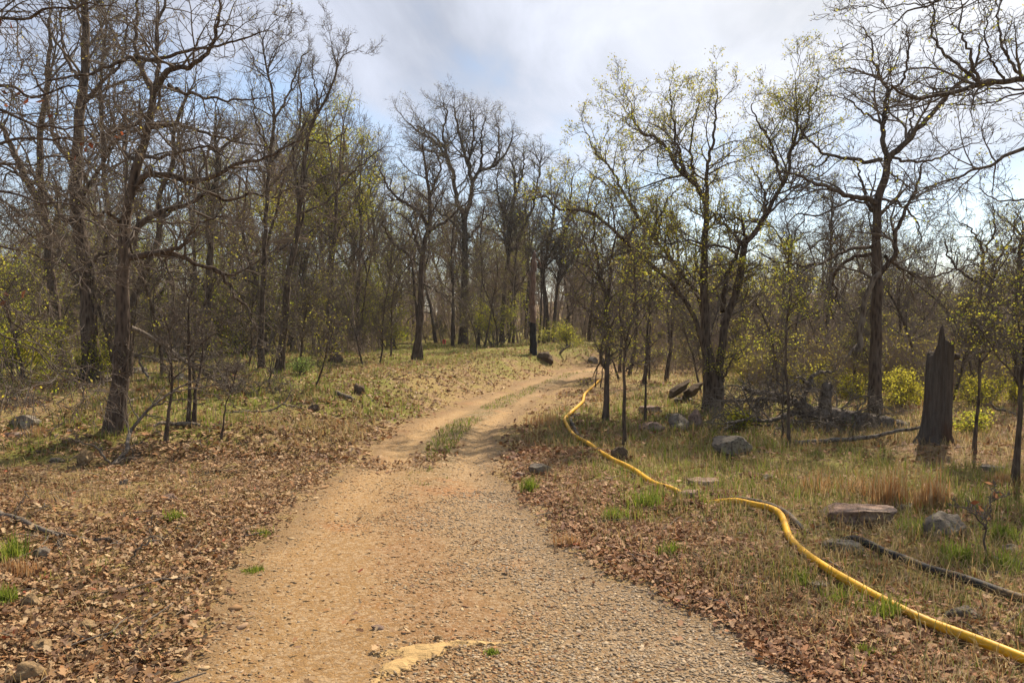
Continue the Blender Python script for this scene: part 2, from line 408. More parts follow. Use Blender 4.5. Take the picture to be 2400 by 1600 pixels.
def taper(R0, K, end): return R0[:, None] * np.linspace(1, 0, K)[None, :] ** .8 * (1 - end) + R0[:, None] * end

def leaf_cloud(pos, per, size, spread, cols, rng, drop=0.0):
    """small pointed leaves round given points -> verts, faces, colours"""
    p = np.repeat(pos, per, 0) + rng.normal(0, spread, (len(pos) * per, 3)); n = len(p)
    if n == 0: return np.zeros((0, 3)), np.zeros((0, 4), int), np.zeros((0, 3))
    a = unit(rng.normal(0, 1, (n, 3)) + np.array([0, 0, drop])); b = unit(np.cross(a, rng.normal(0, 1, (n, 3))))
    s = (size * rng.uniform(.6, 1.35, n))[:, None]
    v = np.stack([p, p + a * s * .55 + b * s * .27, p + a * s, p + a * s * .5 - b * s * .27], 1)
    c = np.asarray(cols)[rng.integers(0, len(cols), n)] * rng.uniform(.7, 1.25, (n, 1))
    return v.reshape(-1, 3), np.arange(n * 4).reshape(n, 4), np.repeat(c, 4, 0)

LIME = [(.40, .40, .035), (.46, .42, .06), (.32, .36, .035), (.48, .40, .05)]
OLIVE = [(.30, .28, .055), (.36, .30, .07), (.24, .18, .06)]
BUDS = [(.14, .10, .05), (.20, .17, .06), (.11, .075, .045), (.25, .24, .08)]
RUST = [(.20, .055, .022), (.17, .07, .035)]

def crown_of(limbs, limr, Hm, rng, dens=1.0, tw=1.0, up=.05, leaf=None, gn=1.0, tstart=.12, wid=1.0, keep=None):
    """fine branches growing from limbs (N,K,3) -> crown geometry and leaf geometry"""
    L = np.linalg.norm(np.diff(limbs, axis=1), axis=2).sum(1)
    n2 = np.maximum(1, np.round(L * dens * 4.2 / (.35 + .065 * Hm))).astype(int)
    p, d, t, r, Lp = spawn(limbs, limr, n2, tstart, (35, 75), rng, 1.0, 2)
    d = unit(d + np.array([0, 0, .18]))
    ln = np.clip(.52 * Lp * (1.05 - .6 * t), .06 * Hm, .20 * Hm) * rng.uniform(.55, 1.25, len(p)) * wid
    P2 = grow(p, d, ln, 9, .17 * gn, up, rng); R2 = taper(np.minimum(np.clip(r * .55, .004, .03 * Hm / 8), .012 + ln * .012), 9, .25)
    p, d, t, r, Lp = spawn(P2, R2, np.maximum(2, np.round(6.5 * dens * (np.linalg.norm(P2[:, -1] - P2[:, 0], axis=1) / (.11 * Hm)))), .15, (30, 70), rng, 1.0, 2)
    ln = np.clip(.5 * Lp * (1.1 - .6 * t), .03 * Hm, .10 * Hm) * rng.uniform(.6, 1.3, len(p))
    P3 = grow(p, d, ln, 6, .20 * gn, up, rng); R3 = taper(np.clip(r * .6, .0042 * tw, .013), 6, .35)
    p, d, t, r, Lp = spawn(P3, R3, np.full(len(P3), max(2, int(round(3.4 * dens)))), .2, (25, 65), rng, 1.0, 1)
    ln = np.clip(.55 * Lp * (1.1 - .5 * t), .014 * Hm, .05 * Hm) * rng.uniform(.6, 1.4, len(p))
    P4 = grow(p, d, ln, 4, .20 * gn, up, rng); R4 = taper(np.clip(r * .7, .0029 * tw, .006), 4, .5)
    geo = join([tubes(P2, R2, 5), tubes(P3, R3, 4), tubes(P4, R4, 3)])
    lf = None
    if leaf:
        prob, per, size, spread, cols = leaf
        tip = np.concatenate([P4[:, -1], P4[:, 2], P3[:, -1]]); tip = tip[rng.random(len(tip)) < prob]
        if keep is not None: tip = tip[keep(tip)]
        lf = leaf_cloud(tip, per, size, spread, cols, rng)
    return geo, lf, P2

def trunk_geo(pts, radii, rng, S=14, flare=.5, relief=.10, K=None, wig=.012):
    p = np.asarray(pts, float); L = np.linalg.norm(np.diff(p, axis=0), axis=1).sum()
    K = K or int(np.clip(L / .12, 16, 70)); q = resample(p, K, wig, rng)
    s0 = np.concatenate([[0], np.cumsum(np.linalg.norm(np.diff(p, axis=0), axis=1))]); s0 /= s0[-1]
    rr = np.interp(np.linspace(0, 1, K), np.linspace(0, 1, len(radii)), radii)
    hh = np.linspace(0, L, K)
    rr = rr * (1 + flare * np.exp(-hh / (.22 + 1.2 * radii[0])))
    q[0, 2] -= .12; q[0] = q[1] * .0 + q[0]
    th = np.arange(S)
    ph = rng.uniform(0, 50)
    mod = 1 + relief * (vnoise(th[None, :] * .9 + ph, hh[:, None] * 3.5 + ph, 3) - .5) * 2
    root_l = .30 * np.exp(-hh / .18)[:, None] * np.cos(th[None, :] * 2 * np.pi / S * 4 + ph)
    mod = mod + root_l * (flare > .2)
    return q, rr, tubes(q[None], rr[None], S, mod[None])

def px_line(pts, d0, dz0=0.0, dz1=0.0):
    n = len(pts); return np.array([pt(x, y, d0 + dz0 + (dz1 - dz0) * i / max(n - 1, 1)) for i, (x, y) in enumerate(pts)])

def oak(name, label, cat, trunks, limbs=(), group=None, seed=1, depth=None, leaf=None, dens=1.0, tw=1.0, mat=None, tmat=None,
        up=.05, gn=1.0, auto=0, topt=.45, S=14, flare=.45, keep=None, wid=1.0, lname='limb', crown_n='crown', hm=None, S_l=8):
    """a tree drawn from the photograph: trunks = [(points, width at base, width at top)], limbs = [(points, w0, w1, depth shift at end)] in photo pixels;
    everything is stood at the depth where the first trunk meets the ground"""
    rng = np.random.default_rng(seed)
    mat = mat or M_BARK; tmat = tmat or M_TWIG
    b = gp(*trunks[0][0][0])
    if depth is not None:
        q = pt(*trunks[0][0][0], depth); b = np.array([q[0], depth, float(H(q[0], depth))])
    d0 = b[1]; m = d0 / FPX
    tr = root(name, b, label, cat, group)
    LP, LR, tops = [], [], []
    top = b[2]
    for ti, tk in enumerate(trunks):
        pts, w0, w1 = tk[:3]; dz = tk[3] if len(tk) > 3 else 0.0
        wp = px_line(pts, d0, 0, dz)
        if ti == 0 or len(tk) <= 4:
            wp[0] = (wp[0][0], wp[0][1], float(H(wp[0][0], wp[0][1])))
        rad = np.linspace(w0, w1, len(pts)) * m / 2 * (.76 if d0 > 18 else .88)
        q, rr, geo = trunk_geo(wp, rad, rng, S, flare, .10 if w0 * m > .1 else .05)
        mkmesh('trunk', geo[0] - b, geo[1], mat, tr, smooth=True)
        top = max(top, q[:, 2].max())
        k0 = int(len(q) * topt); LP.append(resample(q[k0:], 40)); LR.append(np.interp(np.linspace(0, 1, 40), np.linspace(0, 1, len(rr) - k0), rr[k0:]))
    for li in limbs:
        pts, w0, w1 = li[:3]; dz = li[3] if len(li) > 3 else rng.uniform(-.5, .5) * 1.2; dzs = li[4] if len(li) > 4 else 0.0
        wp = px_line(pts, d0, dzs, dz); q = resample(wp, 40, .006 + .0012 * d0, rng)
        rr = np.linspace(w0, w1, 40) * m / 2; rr[0] *= 1.15
        geo = tubes(q[None], rr[None], S_l)
        mkmesh(lname, geo[0] - b, geo[1], mat, tr, smooth=True)
        LP.append(q); LR.append(rr); top = max(top, q[:, 2].max())
    Hm = hm or max(2.0, top - b[2])
    if auto:
        q0, r0 = LP[0], LR[0]
        p, d, t, r, Lp = spawn(q0[None], r0[None], [auto], .0, (28, 62), rng, .9, 2)
        d = unit(d + np.array([0, 0, .35])); ln = Hm * rng.uniform(.22, .42, len(p)) * (1.1 - .5 * t) * wid
        P1 = grow(p, d, ln, 40, .07 * gn, .012, rng); R1 = taper(np.clip(r * .6, .01, .2), 40, .22)
        for j in range(len(P1)):
            geo = tubes(P1[j:j + 1], R1[j:j + 1], 6); mkmesh(lname, geo[0] - b, geo[1], mat, tr, smooth=True)
        LP += list(P1); LR += list(R1)
    geo, lf, _ = crown_of(np.array(LP), np.array(LR), Hm, rng, dens, tw, up, leaf, gn, .10, wid, keep)
    cr = mkmesh(crown_n, geo[0] - b, geo[1], tmat, tr)
    if lf is not None and len(lf[0]): mkmesh('leaves', lf[0] - b, lf[1], M_LEAF, cr, lf[2])
    return tr

# ------------------------------------------------------------------ ground and road: one height field, cut along the road's edge
def axis(lo, fine_lo, fine_hi, hi, st, gr):
    a = list(np.arange(fine_lo, fine_hi, st)); s = st; x = a[-1]
    while x < hi: s *= gr; x += s; a.append(x)
    s = st; x = a[0]; b = []
    while x > lo: s *= gr; x -= s; b.append(x)
    return np.array(b[::-1] + a)
GX = axis(-700, -6.5, 7.0, 700, .06, 1.055); GY = axis(-80, 2.4, 11.5, 900, .06, 1.022)
gx, gy = np.meshgrid(GX, GY, indexing='ij')
def green_at(x, y):
    s = -road_s(x, y)
    g = fbm(x * .55, y * .55, 31, 4) * .75 + .25 * sst(y, 7, 16) * (x < xl(y)) + .10
    g = g + .45 * np.exp(-((x - 2.0) ** 2 / 1.4 + (y - 7.6) ** 2 / 1.6)) + .40 * np.exp(-((x - 3.6) ** 2 / 3 + (y - 12.5) ** 2 / 6)) + .40 * np.exp(-((x - 5.0) ** 2 / 2 + (y - 6.6) ** 2 / 3))
    g = g - .35 * sst(s, .9, .1) - .30 * sst(9.5 - y, 0, 3) * (x < 0)
    return np.clip(g, 0, 1)
gz = H(gx, gy); gs = road_s(gx, gy); gf = road_frac(gx, gy)
nx, ny = gx.shape
idx = np.arange(nx * ny).reshape(nx, ny)
quads = np.stack([idx[:-1, :-1], idx[1:, :-1], idx[1:, 1:], idx[:-1, 1:]], -1).reshape(-1, 4)
isroad = (gs.ravel()[quads].mean(1) > 0)
V = np.stack([gx, gy, gz], -1).reshape(-1, 3)
def sub(name, q, mat, attrs):
    u, inv = np.unique(q.ravel(), return_inverse=True)
    return mkmesh(name, V[u], inv.reshape(-1, 4), mat, None, None, True, None, {k: a.ravel()[u] for k, a in attrs.items()})
AT = {'edge': np.abs(gs), 'frac': np.clip(gf, -2, 3), 'depth': gy, 'green': green_at(gx, gy)}
tag(sub('ground', quads[~isroad], M_GROUND, AT), 'woodland floor of brown leaf litter, straw and short grass', None, None, 'structure')
tag(sub('dirt_road', quads[isroad], M_ROAD, AT), 'tan gravel dirt road curving away to the right', None, None, 'structure')

HOSE_PTS = []
# ------------------------------------------------------------------ hoses
def hose(name, pts, dia, mat, label, bury=()):
    K = 260; w = []
    for i, p in enumerate(pts):
        g = gp(p[0] * 2400 / 2352, p[1] * 2400 / 2352); dz = p[2] if len(p) > 2 else 0
        w.append((g[0], g[1], dz))
    q = resample(np.array(w), K); z = H(q[:, 0], q[:, 1])
    k = np.ones(25) / 25; zs = np.convolve(np.pad(z, 12, 'edge'), k, 'valid')
    q[:, 2] = zs + .014 + dia * .5 + q[:, 2]
    HOSE_PTS.extend(q[::2, :2])
    v, f = tubes(q[None], np.full((1, K), dia / 2), 14)
    return tag(mkmesh(name, v, f, mat, smooth=True), label, 'hose')
def hosem(c1, c2, rough):
    def f(k):
        v = k.coord('Object'); n = k.noise(v, 5, 5, .65); d = k.noise(v, 38, 4, .7)
        c = k.mix(n, c1, c2); c = k.mix(k.math_('MULTIPLY', k.step(k.math_('ADD', k.math_('MULTIPLY', d, .6), k.math_('MULTIPLY', n, .5)), .50, .68), .6), c, (.24, .14, .05))
        k.surface(c, rough, k.bump(d, .15, .004), .2)
    return f
M_YEL = material('yellow_plastic', hosem((.56, .285, .006), (.68, .37, .012), .5)); M_BLK = material('black_plastic', hosem((.012, .012, .012), (.030, .028, .026), .72))
hose('yellow_hose', [(2480,1592),(2420,1566),(2352,1537),(2240,1490),(2120,1435),(2000,1378),(1900,1318),(1840,1272),(1813,1246),(1807,1224),(1793,1199),(1768,1180),(1730,1166),(1690,1158),(1655,1155,-.02),(1600,1145,-.07),(1550,1130,-.02),(1500,1112),(1450,1086),(1400,1062),(1350,1030),(1315,1000),(1299,977),(1298,964),(1318,946),(1338,927),(1343,910),(1358,894),(1371,882),(1379,874)], .052, M_YEL,
     'yellow plastic hose snaking over the verge from the road bend')
hose('black_hose', [(2460,1422),(2400,1404),(2352,1390),(2300,1373),(2200,1341),(2130,1320),(2080,1298),(2030,1281),(1985,1267,.03),(1950,1256,0),(1900,1240,-.09),(1850,1222,-.04),(1824,1205,-.02),(1803,1187,-.012),(1778,1172,-.012),(1745,1162,-.02),(1690,1148,-.03),(1600,1134,-.09),(1500,1103,-.09),(1420,1062,-.06),(1352,1026,-.02),(1327,1004,-.015),(1318,985,-.015),(1311,966,-.02),(1330,948,-.05)], .056, M_BLK,
     'black plastic hose lying in the grass beside the yellow one')

# ------------------------------------------------------------------ ground cover (nobody could count it)
def screen_pts(n, y0, y1, uw, rng):
    y = np.exp(rng.uniform(math.log(y0), math.log(y1), n)); x = rng.uniform(-uw, uw, n) * y
    return x, y
def litter_density(x, y):
    s = -road_s(x, y); left = x < (xl(y) + xr(y)) / 2
    patch = fbm(x * .8, y * .8, 51, 4)
    band = np.exp(-((s - .55) / .75) ** 2)
    dl = .24 + .62 * sst(patch, .42, .62) + .6 * band * sst(y, 5, 8) + .8 * sst(patch, .28, .48) * sst(7.6 - y, 0, 3)
    dr = .17 + .45 * sst(patch, .46, .66) + .75 * np.exp(-((s - .5) / .6) ** 2) * sst(14 - y, 0, 6)
    d = np.where(left, dl, dr) * sst(s, -.10, .25)
    f = road_frac(x, y)
    wash = np.exp(-((y - 8.75) / .22) ** 2) * sst(.50 - f, -.02, .1) * sst(f, -.1, .02) * .9 + np.exp(-((y - 9.3) / .6) ** 2) * np.exp(-((f - .52) / .13) ** 2) * .6
    return np.clip(np.maximum(d, wash) + .004, 0, 1.25)
def leaves_on_ground(name, n, y0, y1, rng, size, detailed):
    x, y = screen_pts(n, y0, y1, .99, rng)
    k = rng.random(n) * 1.05 < litter_density(x, y); x, y = x[k], y[k]; n = len(x)
    z = H(x, y) + rng.uniform(.002, .035, n)
    yaw = rng.uniform(0, 2 * np.pi, n); tilt = rng.normal(0, .42, n); s = size * rng.uniform(.4, 1.1, n) ** 1.0 * np.where(rng.random(n) < .15, 1.55, 1.0)
    a = np.stack([np.cos(yaw) * np.cos(tilt), np.sin(yaw) * np.cos(tilt), np.sin(tilt)], -1)
    roll = rng.normal(0, .45, n); side = np.stack([-np.sin(yaw), np.cos(yaw), np.zeros(n)], -1); nrm = np.cross(a, side)
    b = np.cos(roll)[:, None] * side + np.sin(roll)[:, None] * nrm; nrm = np.cross(a, b)
    c = np.stack([x, y, z], -1); curl = rng.uniform(-.05, .42, n)
    if detailed:   # a lobed oak leaf folded along its midrib
        prof = [(-.5, 0), (-.28, .20), (-.14, .11), (.04, .30), (.17, .16), (.34, .22), (.5, 0)]
        L_ = prof; R_ = [(p, -w) for p, w in prof[1:-1]]
        pts = L_ + R_
        v = np.empty((n, len(pts), 3))
        for j, (p, w) in enumerate(pts):
            ww = w * (1 + rng.normal(0, .22, n)); lift = curl * (abs(w) * 1.6 + (p * p) * 1.3)
            v[:, j] = c + (a * p + b * ww[:, None] + nrm * lift[:, None]) * s[:, None]
        o = (np.arange(n) * len(pts))[:, None]
        f = [np.concatenate([o + np.array([[0, 1, 2, 3, 4, 5, 6]]), o + np.array([[6, 11, 10, 9, 8, 7, 0]])])]
        m = len(pts)
    else:
        pts = [(-.5, 0), (0, .28), (.5, 0), (0, -.28)]; m = 4; v = np.empty((n, 4, 3))
        for j, (p, w) in enumerate(pts):
            v[:, j] = c + (a * p + b * w + nrm * (curl * (abs(w) * 1.6))[:, None]) * s[:, None]
        o = (np.arange(n) * 4)[:, None]; f = [np.concatenate([o + np.array([[0, 1, 2]]), o + np.array([[0, 2, 3]])])]
    pal = np.array([(.27, .145, .062), (.34, .195, .088), (.42, .265, .13), (.18, .088, .042), (.50, .345, .19), (.32, .15, .055), (.37, .22, .11), (.23, .13, .075)])
    cc = pal[rng.integers(0, len(pal), n)] * rng.uniform(.7, 1.25, (n, 1))
    cc = np.where((x > 0)[:, None], cc * np.array([.97, .86, .84]), cc)
    cc[rng.random(n) < .004] = (.30, .07, .03)
    o = mkmesh(name, v.reshape(-1, 3), f, M_LITTER, None, np.repeat(cc, m, 0))
    return tag(o, None, None, None, 'stuff')
rg = np.random.default_rng(3)
tag(leaves_on_ground('leaf_litter', 310000, 2.9, 9.5, rg, .043, True), 'fallen brown oak leaves lying beside the road')
tag(leaves_on_ground('leaf_litter_beyond', 170000, 9.0, 46, rg, .085, False), 'fallen brown oak leaves scattered under the trees')

def blades(name, x, y, h, lean, cols, w, rng, base_z=0.0, clear=True):
    if HOSE_PTS and clear:
        near = np.full(len(x), 9.0)
        for a, b in HOSE_PTS: near = np.minimum(near, np.hypot(x - a, y - b))
        ok = (near > .09) | (rng.random(len(x)) < .25)
        x, y, h, lean, cols = x[ok], y[ok], h[ok], lean[ok], cols[ok]
    n = len(x); z = H(x, y) - .01 + base_z
    yaw = rng.uniform(0, 2 * np.pi, n); d = np.stack([np.cos(yaw), np.sin(yaw), np.zeros(n)], -1); sd = np.stack([-np.sin(yaw), np.cos(yaw), np.zeros(n)], -1)
    b = np.stack([x, y, z], -1); up = np.array([0, 0, 1.])
    c1 = b + (up * .55 * np.cos(lean * .6)[:, None] + d * (.55 * np.sin(lean * .6))[:, None]) * h[:, None]
    c2 = c1 + (up * .45 * np.cos(lean * 1.5)[:, None] + d * (.45 * np.sin(lean * 1.5))[:, None]) * h[:, None]
    ww = (w * rng.uniform(.6, 1.4, n))[:, None] * sd
    v = np.stack([b - ww, b + ww, c1 + ww * .75, c1 - ww * .75, c2], 1)
    o = (np.arange(n) * 5)[:, None]
    f = [o + np.array([[0, 1, 2, 3]]), o + np.array([[3, 2, 4]])]
    return mkmesh(name, v.reshape(-1, 3), f, M_GRASS, None, np.repeat(cols, 5, 0))
GREENS = np.array([(.16, .22, .022), (.22, .27, .032), (.13, .17, .02), (.27, .28, .045)])
STRAWS = np.array([(.40, .29, .13), (.48, .37, .19), (.31, .21, .095), (.41, .27, .105), (.30, .22, .095)])
def pick(pal, n, rng): return pal[rng.integers(0, len(pal), n)] * rng.uniform(.75, 1.25, (n, 1))
# green tufts
def tufts(name, n, y0, y1, per, hr, rng, thr, w, label, k_out=1.0):
    x, y = screen_pts(n, y0, y1, .99, rng); g = green_at(x, y); f = road_frac(x, y); s = road_s(x, y)
    strip = (s > 0) & (np.abs(f - .52) < .13) & (y > 7.5) & (y < 22)
    ok = ((s < -.12) & (rng.random(n) < sst(g, thr, thr + .22) + .03)) | (strip & (rng.random(n) < .8))
    x, y = x[ok], y[ok]; hh = rng.uniform(hr[0], hr[1], len(x)) * (.5 + .7 * sst(g[ok], .3, .8))
    hh = np.where(strip[ok], hh * .4, hh)
    xx = np.repeat(x, per) + rng.normal(0, .03, len(x) * per) * np.repeat(1 + y * .05, per); yy = np.repeat(y, per) + rng.normal(0, .03, len(x) * per) * np.repeat(1 + y * .05, per)
    h = np.repeat(hh, per) * rng.uniform(.5, 1.2, len(xx))
    base = np.repeat(pick(GREENS, len(x), rng), per, 0); st = rng.random(len(xx)) < .42
    cols = np.where(st[:, None], pick(STRAWS, len(xx), rng), base * rng.uniform(.8, 1.2, (len(xx), 1)))
    return tag(blades(name, xx, yy, h, rng.uniform(.05, .75, len(xx)), cols, w, rng), label, None, None, 'stuff')
tufts('grass', 7000, 3.0, 11, 16, (.07, .19), rg, .43, .0028, 'short tufts of fresh green spring grass')
tufts('grass_beyond', 11000, 10, 45, 9, (.07, .17), rg, .42, .006, 'green grass growing on the floor of the wood')
# dead straw lying and standing
def straw(name, n, y0, y1, w, hr, rng, label):
    x, y = screen_pts(n, y0, y1, .99, rng); s = -road_s(x, y); right = x > (xl(y) + xr(y)) / 2
    p = fbm(x * .7, y * .7, 77, 4)
    d = np.where(right, .30 + .9 * sst(p, .40, .60) + .3 * sst(s, .8, 2), .06 + .8 * sst(p, .45, .62) * sst(y, 4.5, 9)) * sst(s, .1, .7)
    ok = rng.random(n) < d; x, y = x[ok], y[ok]; n = len(x)
    h = rng.uniform(hr[0], hr[1], n); lean = rng.uniform(.3, 1.25, n)
    cols = pick(STRAWS, n, rng); ol = rng.random(n) < .22; cols[ol] = pick(np.array([(.22, .21, .06), (.27, .25, .08)]), ol.sum(), rng)
    rd = rng.random(n) < .10; cols[rd] = pick(np.array([(.36, .19, .075)]), rd.sum(), rng)
    return tag(blades(name, x, y, h, lean, cols, w, rng), label, None, None, 'stuff')
straw('dead_grass', 98000, 3.0, 11, .0022, (.06, .24), rg, 'dry straw coloured grass matted on the verge')
straw('dead_grass_beyond', 140000, 10, 48, .0055, (.07, .24), rg, 'dry straw coloured grass under the trees')

# low grass between the wheel tracks
_x, _y = screen_pts(70000, 8.4, 24, .4, rg); _f = road_frac(_x, _y); _k = (np.abs(_f - .52 + .06 * (fbm(_x * 2, _y * 1.0, 90, 2) - .5)) < .15 * sst(fbm(_x * 1.2, _y * .8, 91, 3), .34, .56)) & (road_s(_x, _y) > 0); _x, _y = _x[_k], _y[_k]; _n = len(_x)
_c = pick(GREENS * 1.1, _n, rg); _s = rg.random(_n) < .35; _c[_s] = pick(STRAWS * .8, int(_s.sum()), rg)
tag(blades('track_grass', _x, _y, rg.uniform(.03, .10, _n), rg.uniform(.2, 1.1, _n), _c, .005, rg), 'low grass growing between the wheel tracks', None, None, 'stuff')
# gravel: rounded and broken stones on the road
_t = (1 + 5 ** .5) / 2
ICO = unit(np.array([(-1,_t,0),(1,_t,0),(-1,-_t,0),(1,-_t,0),(0,-1,_t),(0,1,_t),(0,-1,-_t),(0,1,-_t),(_t,0,-1),(_t,0,1),(-_t,0,-1),(-_t,0,1)], float))
ICOF = np.array([(0,11,5),(0,5,1),(0,1,7),(0,7,10),(0,10,11),(1,5,9),(5,11,4),(11,10,2),(10,7,6),(7,1,8),(3,9,4),(3,4,2),(3,2,6),(3,6,8),(3,8,9),(4,9,5),(2,4,11),(6,2,10),(8,6,7),(9,8,1)])
def stones(name, x, y, s, cols, rng, flat=(.35, .75), label=None, lift=0.0):
    n = len(x); sc = np.stack([rng.uniform(.8, 1.35, n), rng.uniform(.6, 1.0, n), rng.uniform(*flat, n)], -1) * s[:, None]
    v = ICO[None] * (1 + rng.normal(0, .27, (n, 12, 1))) * sc[:, None, :]
    yaw = rng.uniform(0, 2 * np.pi, n); tl = rng.normal(0, .22, n)
    c, si = np.cos(yaw)[:, None], np.sin(yaw)[:, None]
    vz = v[..., 2] * np.cos(tl)[:, None] + v[..., 0] * np.sin(tl)[:, None]; vx0 = v[..., 0] * np.cos(tl)[:, None] - v[..., 2] * np.sin(tl)[:, None]
    vx = vx0 * c - v[..., 1] * si; vy = vx0 * si + v[..., 1] * c
    V_ = np.stack([vx + x[:, None], vy + y[:, None], vz + (H(x, y) + lift + sc[:, 2] * .25)[:, None]], -1)
    F = (np.arange(n) * 12)[:, None, None] + ICOF[None]
    return tag(mkmesh(name, V_.reshape(-1, 3), F.reshape(-1, 3), M_STONE, None, np.repeat(cols, 12, 0)), label, None, None, 'stuff')
def gravel(name, n, y0, y1, smin, smax, rng, label):
    x, y = screen_pts(n, y0, y1, .75, rng); s = road_s(x, y); f = road_frac(x, y)
    p = fbm(x * 1.1, y * 1.1, 61, 4)
    edge = np.exp(-((f - .98) / .22) ** 2) + .8 * np.exp(-((f - .55) / .10) ** 2) * sst(p, .42, .6)
    d = (.18 + .80 * sst(p, .38, .58) + .5 * edge) * sst(s, -.35, .1) * (.35 + .65 * sst(11 - y, 0, 4.5))
    bare = np.exp(-((f - .30) / .12) ** 2) * sst(p, .62, .5) * .5
    ok = rng.random(n) < d - bare * .35; x, y, f, p = x[ok], y[ok], f[ok], p[ok]; n = len(x)
    sz = smin * (smax / smin) ** (rng.random(n) ** 2.0)
    tan = np.array([(.31, .195, .09), (.38, .255, .125), (.26, .155, .066), (.35, .235, .125), (.29, .14, .055), (.43, .32, .18)])
    grey = np.array([(.30, .215, .125), (.36, .265, .165), (.25, .18, .11), (.42, .32, .205), (.31, .245, .17)])
    g = rng.random(n) < sst(f + (p - .5) * .9, .42, 1.0) * .85 + .10
    cols = np.where(g[:, None], pick(grey, n, rng), pick(tan, n, rng))
    return stones(name, x, y, sz, cols, rng, (.22, .48), label)
gravel('gravel', 130000, 3.0, 7.5, .0045, .015, rg, 'loose tan and grey gravel on the near road')
gravel('gravel_beyond', 60000, 7.0, 16, .007, .016, rg, 'gravel on the road farther along')
# ochre stone chips among the leaves on the left verge
x, y = screen_pts(1500, 3.0, 8, .75, rg); s = -road_s(x, y)
ok = (x < 0) & (s > -.2) & (s < 2.2) & (rg.random(1500) < np.exp(-np.maximum(s, 0) * 1.1)); x, y = x[ok], y[ok]
stones('gravel_chips', x, y, .010 + .038 * rg.random(len(x)) ** 3.0, pick(np.array([(.40, .24, .10), (.36, .20, .085), (.30, .19, .11), (.42, .29, .15)]), len(x), rg), rg, (.18, .42), 'ochre stone chips among the leaves on the verge')
# fallen twigs lying about
def twigs_on_ground(n, rng):
    x, y = screen_pts(n, 3.0, 30, .9, rng); ok = road_s(x, y) < -.1; x, y = x[ok], y[ok]; n = len(x)
    yaw = rng.uniform(0, 2 * np.pi, n); L = rng.uniform(.08, .35, n) * (1 + y * .05); K = 6
    d = np.stack([np.cos(yaw), np.sin(yaw), np.zeros(n)], -1); P = grow(np.stack([x, y, np.zeros(n)], -1), d, L, K, .16, 0, rng)
    P[..., 2] = H(P[..., 0], P[..., 1]) + .012 + np.linspace(0, 1, K)[None, :] * rng.uniform(0, .06, n)[:, None]
    v, f = tubes(P, taper(rng.uniform(.003, .008, n), K, .4), 4)
    tag(mkmesh('twig_litter', v, f, M_TWIG_GREY), 'thin dead twigs lying in the leaf litter', None, None, 'stuff')
twigs_on_ground(850, rg)

# ------------------------------------------------------------------ rocks
def rock_mesh(size, seed, cuts=16, rough=.085, flat_top=None, sub=4):
    rng = np.random.default_rng(seed); bm = bmesh.new(); bmesh.ops.create_icosphere(bm, subdivisions=sub, radius=1.0)
    pl = unit(rng.normal(0, 1, (cuts, 3))); off = rng.uniform(.52, .92, cuts)
    for v in bm.verts:
        p = np.array(v.co); 
        for _ in range(2):
            e = pl @ p - off; j = int(np.argmax(e))
            if e[j] > 0: p = p - pl[j] * e[j] * .96
        if flat_top is not None and p[2] > flat_top: p[2] = flat_top + (p[2] - flat_top) * .12
        nv = mnoise.noise(Vector(p * 2.3) + Vector((seed, 0, 0))) * rough * 2 + mnoise.noise(Vector(p * 7) + Vector((0, seed, 0))) * rough
        p = p * (1 + nv); v.co = (p[0] * size[0], p[1] * size[1], p[2] * size[2])
    vs = np.array([v.co[:] for v in bm.verts]); fs = np.array([[v.index for v in f.verts] for f in bm.faces]); bm.free()
    return vs, fs
def rock(px, py, wpx, hpx, label, seed, mat=None, depth_ratio=.8, yaw=0, tilt=0, sink=.35, flat_top=None, cuts=18, rough=.085, name='rock', roll=0, group=None):
    g = gp(px * 2400 / 2352, py * 2400 / 2352); m = g[1] / FPX * 2400 / 2352
    w, h = wpx * m, hpx * m
    w, h = w * 1.14, h * 1.06
    vs, fs = rock_mesh((w / 2, w / 2 * depth_ratio, h / (2 - 2 * sink)), seed, cuts, rough, flat_top)
    R = np.array(Matrix.Rotation(yaw, 3, 'Z') @ Matrix.Rotation(tilt, 3, 'X') @ Matrix.Rotation(roll, 3, 'Y')); vs = vs @ R.T
    o = mkmesh(name, vs, fs, mat or M_ROCK, smooth=False, loc=(g[0], g[1] + w * depth_ratio * .3, g[2] + h * (.5 - sink) + h * .02))
    return tag(o, label, 'rock', group)
rock(1988, 1212, 196, 62, 'large flat brown sandstone slab in the grass near the orange tufts', 1, M_ROCK_RED, .85, .15, .0, .30, .45, 20)
rock(2178, 1236, 104, 56, 'pointed grey brown rock beside the small bare sapling with red leaves', 2, M_ROCK, .7, .3, 0, .3, None, 10)
rock(1682, 1046, 108, 52, 'rounded grey boulder in the grass, sloping down to the right', 3, M_ROCK, .7, -.1, 0, .3, None, 18, .05, 'boulder', .22)
rock(1241, 1088, 62, 26, 'pale flat rock at the right edge of the road', 4, M_ROCK, .8, .2)
rock(1192, 1096, 34, 12, 'small low stone next to the pale flat rock at the road edge', 44, M_ROCK_RED)
rock(1612, 1122, 84, 30, 'low dark rounded rock where the yellow hose vanishes in grass', 5, M_ROCK_RED, .7, 0, 0, .35, .5)
rock(1596, 1140, 60, 16, 'flat pinkish stone just below the low dark rounded rock', 45, M_ROCK_RED, .7, 0, 0, .35, .4)
rock(1888, 1358, 64, 30, 'flat grey stone touching the near side of the yellow hose', 6, M_ROCK, .8, -.4, 0, .35, .4)
rock(1932, 1268, 92, 34, 'lichen grey rock where the black hose disappears', 7, M_ROCK, .6, -.4, 0, .35, .5)
rock(2222, 1424, 96, 32, 'dark layered rock between the two hoses at the right', 8, M_ROCK, .6, -.15, 0, .35, .5)
rock(2292, 1328, 60, 20, 'small white lichen stone above the black hose', 9, M_ROCK, .8, 0, 0, .35, .5)
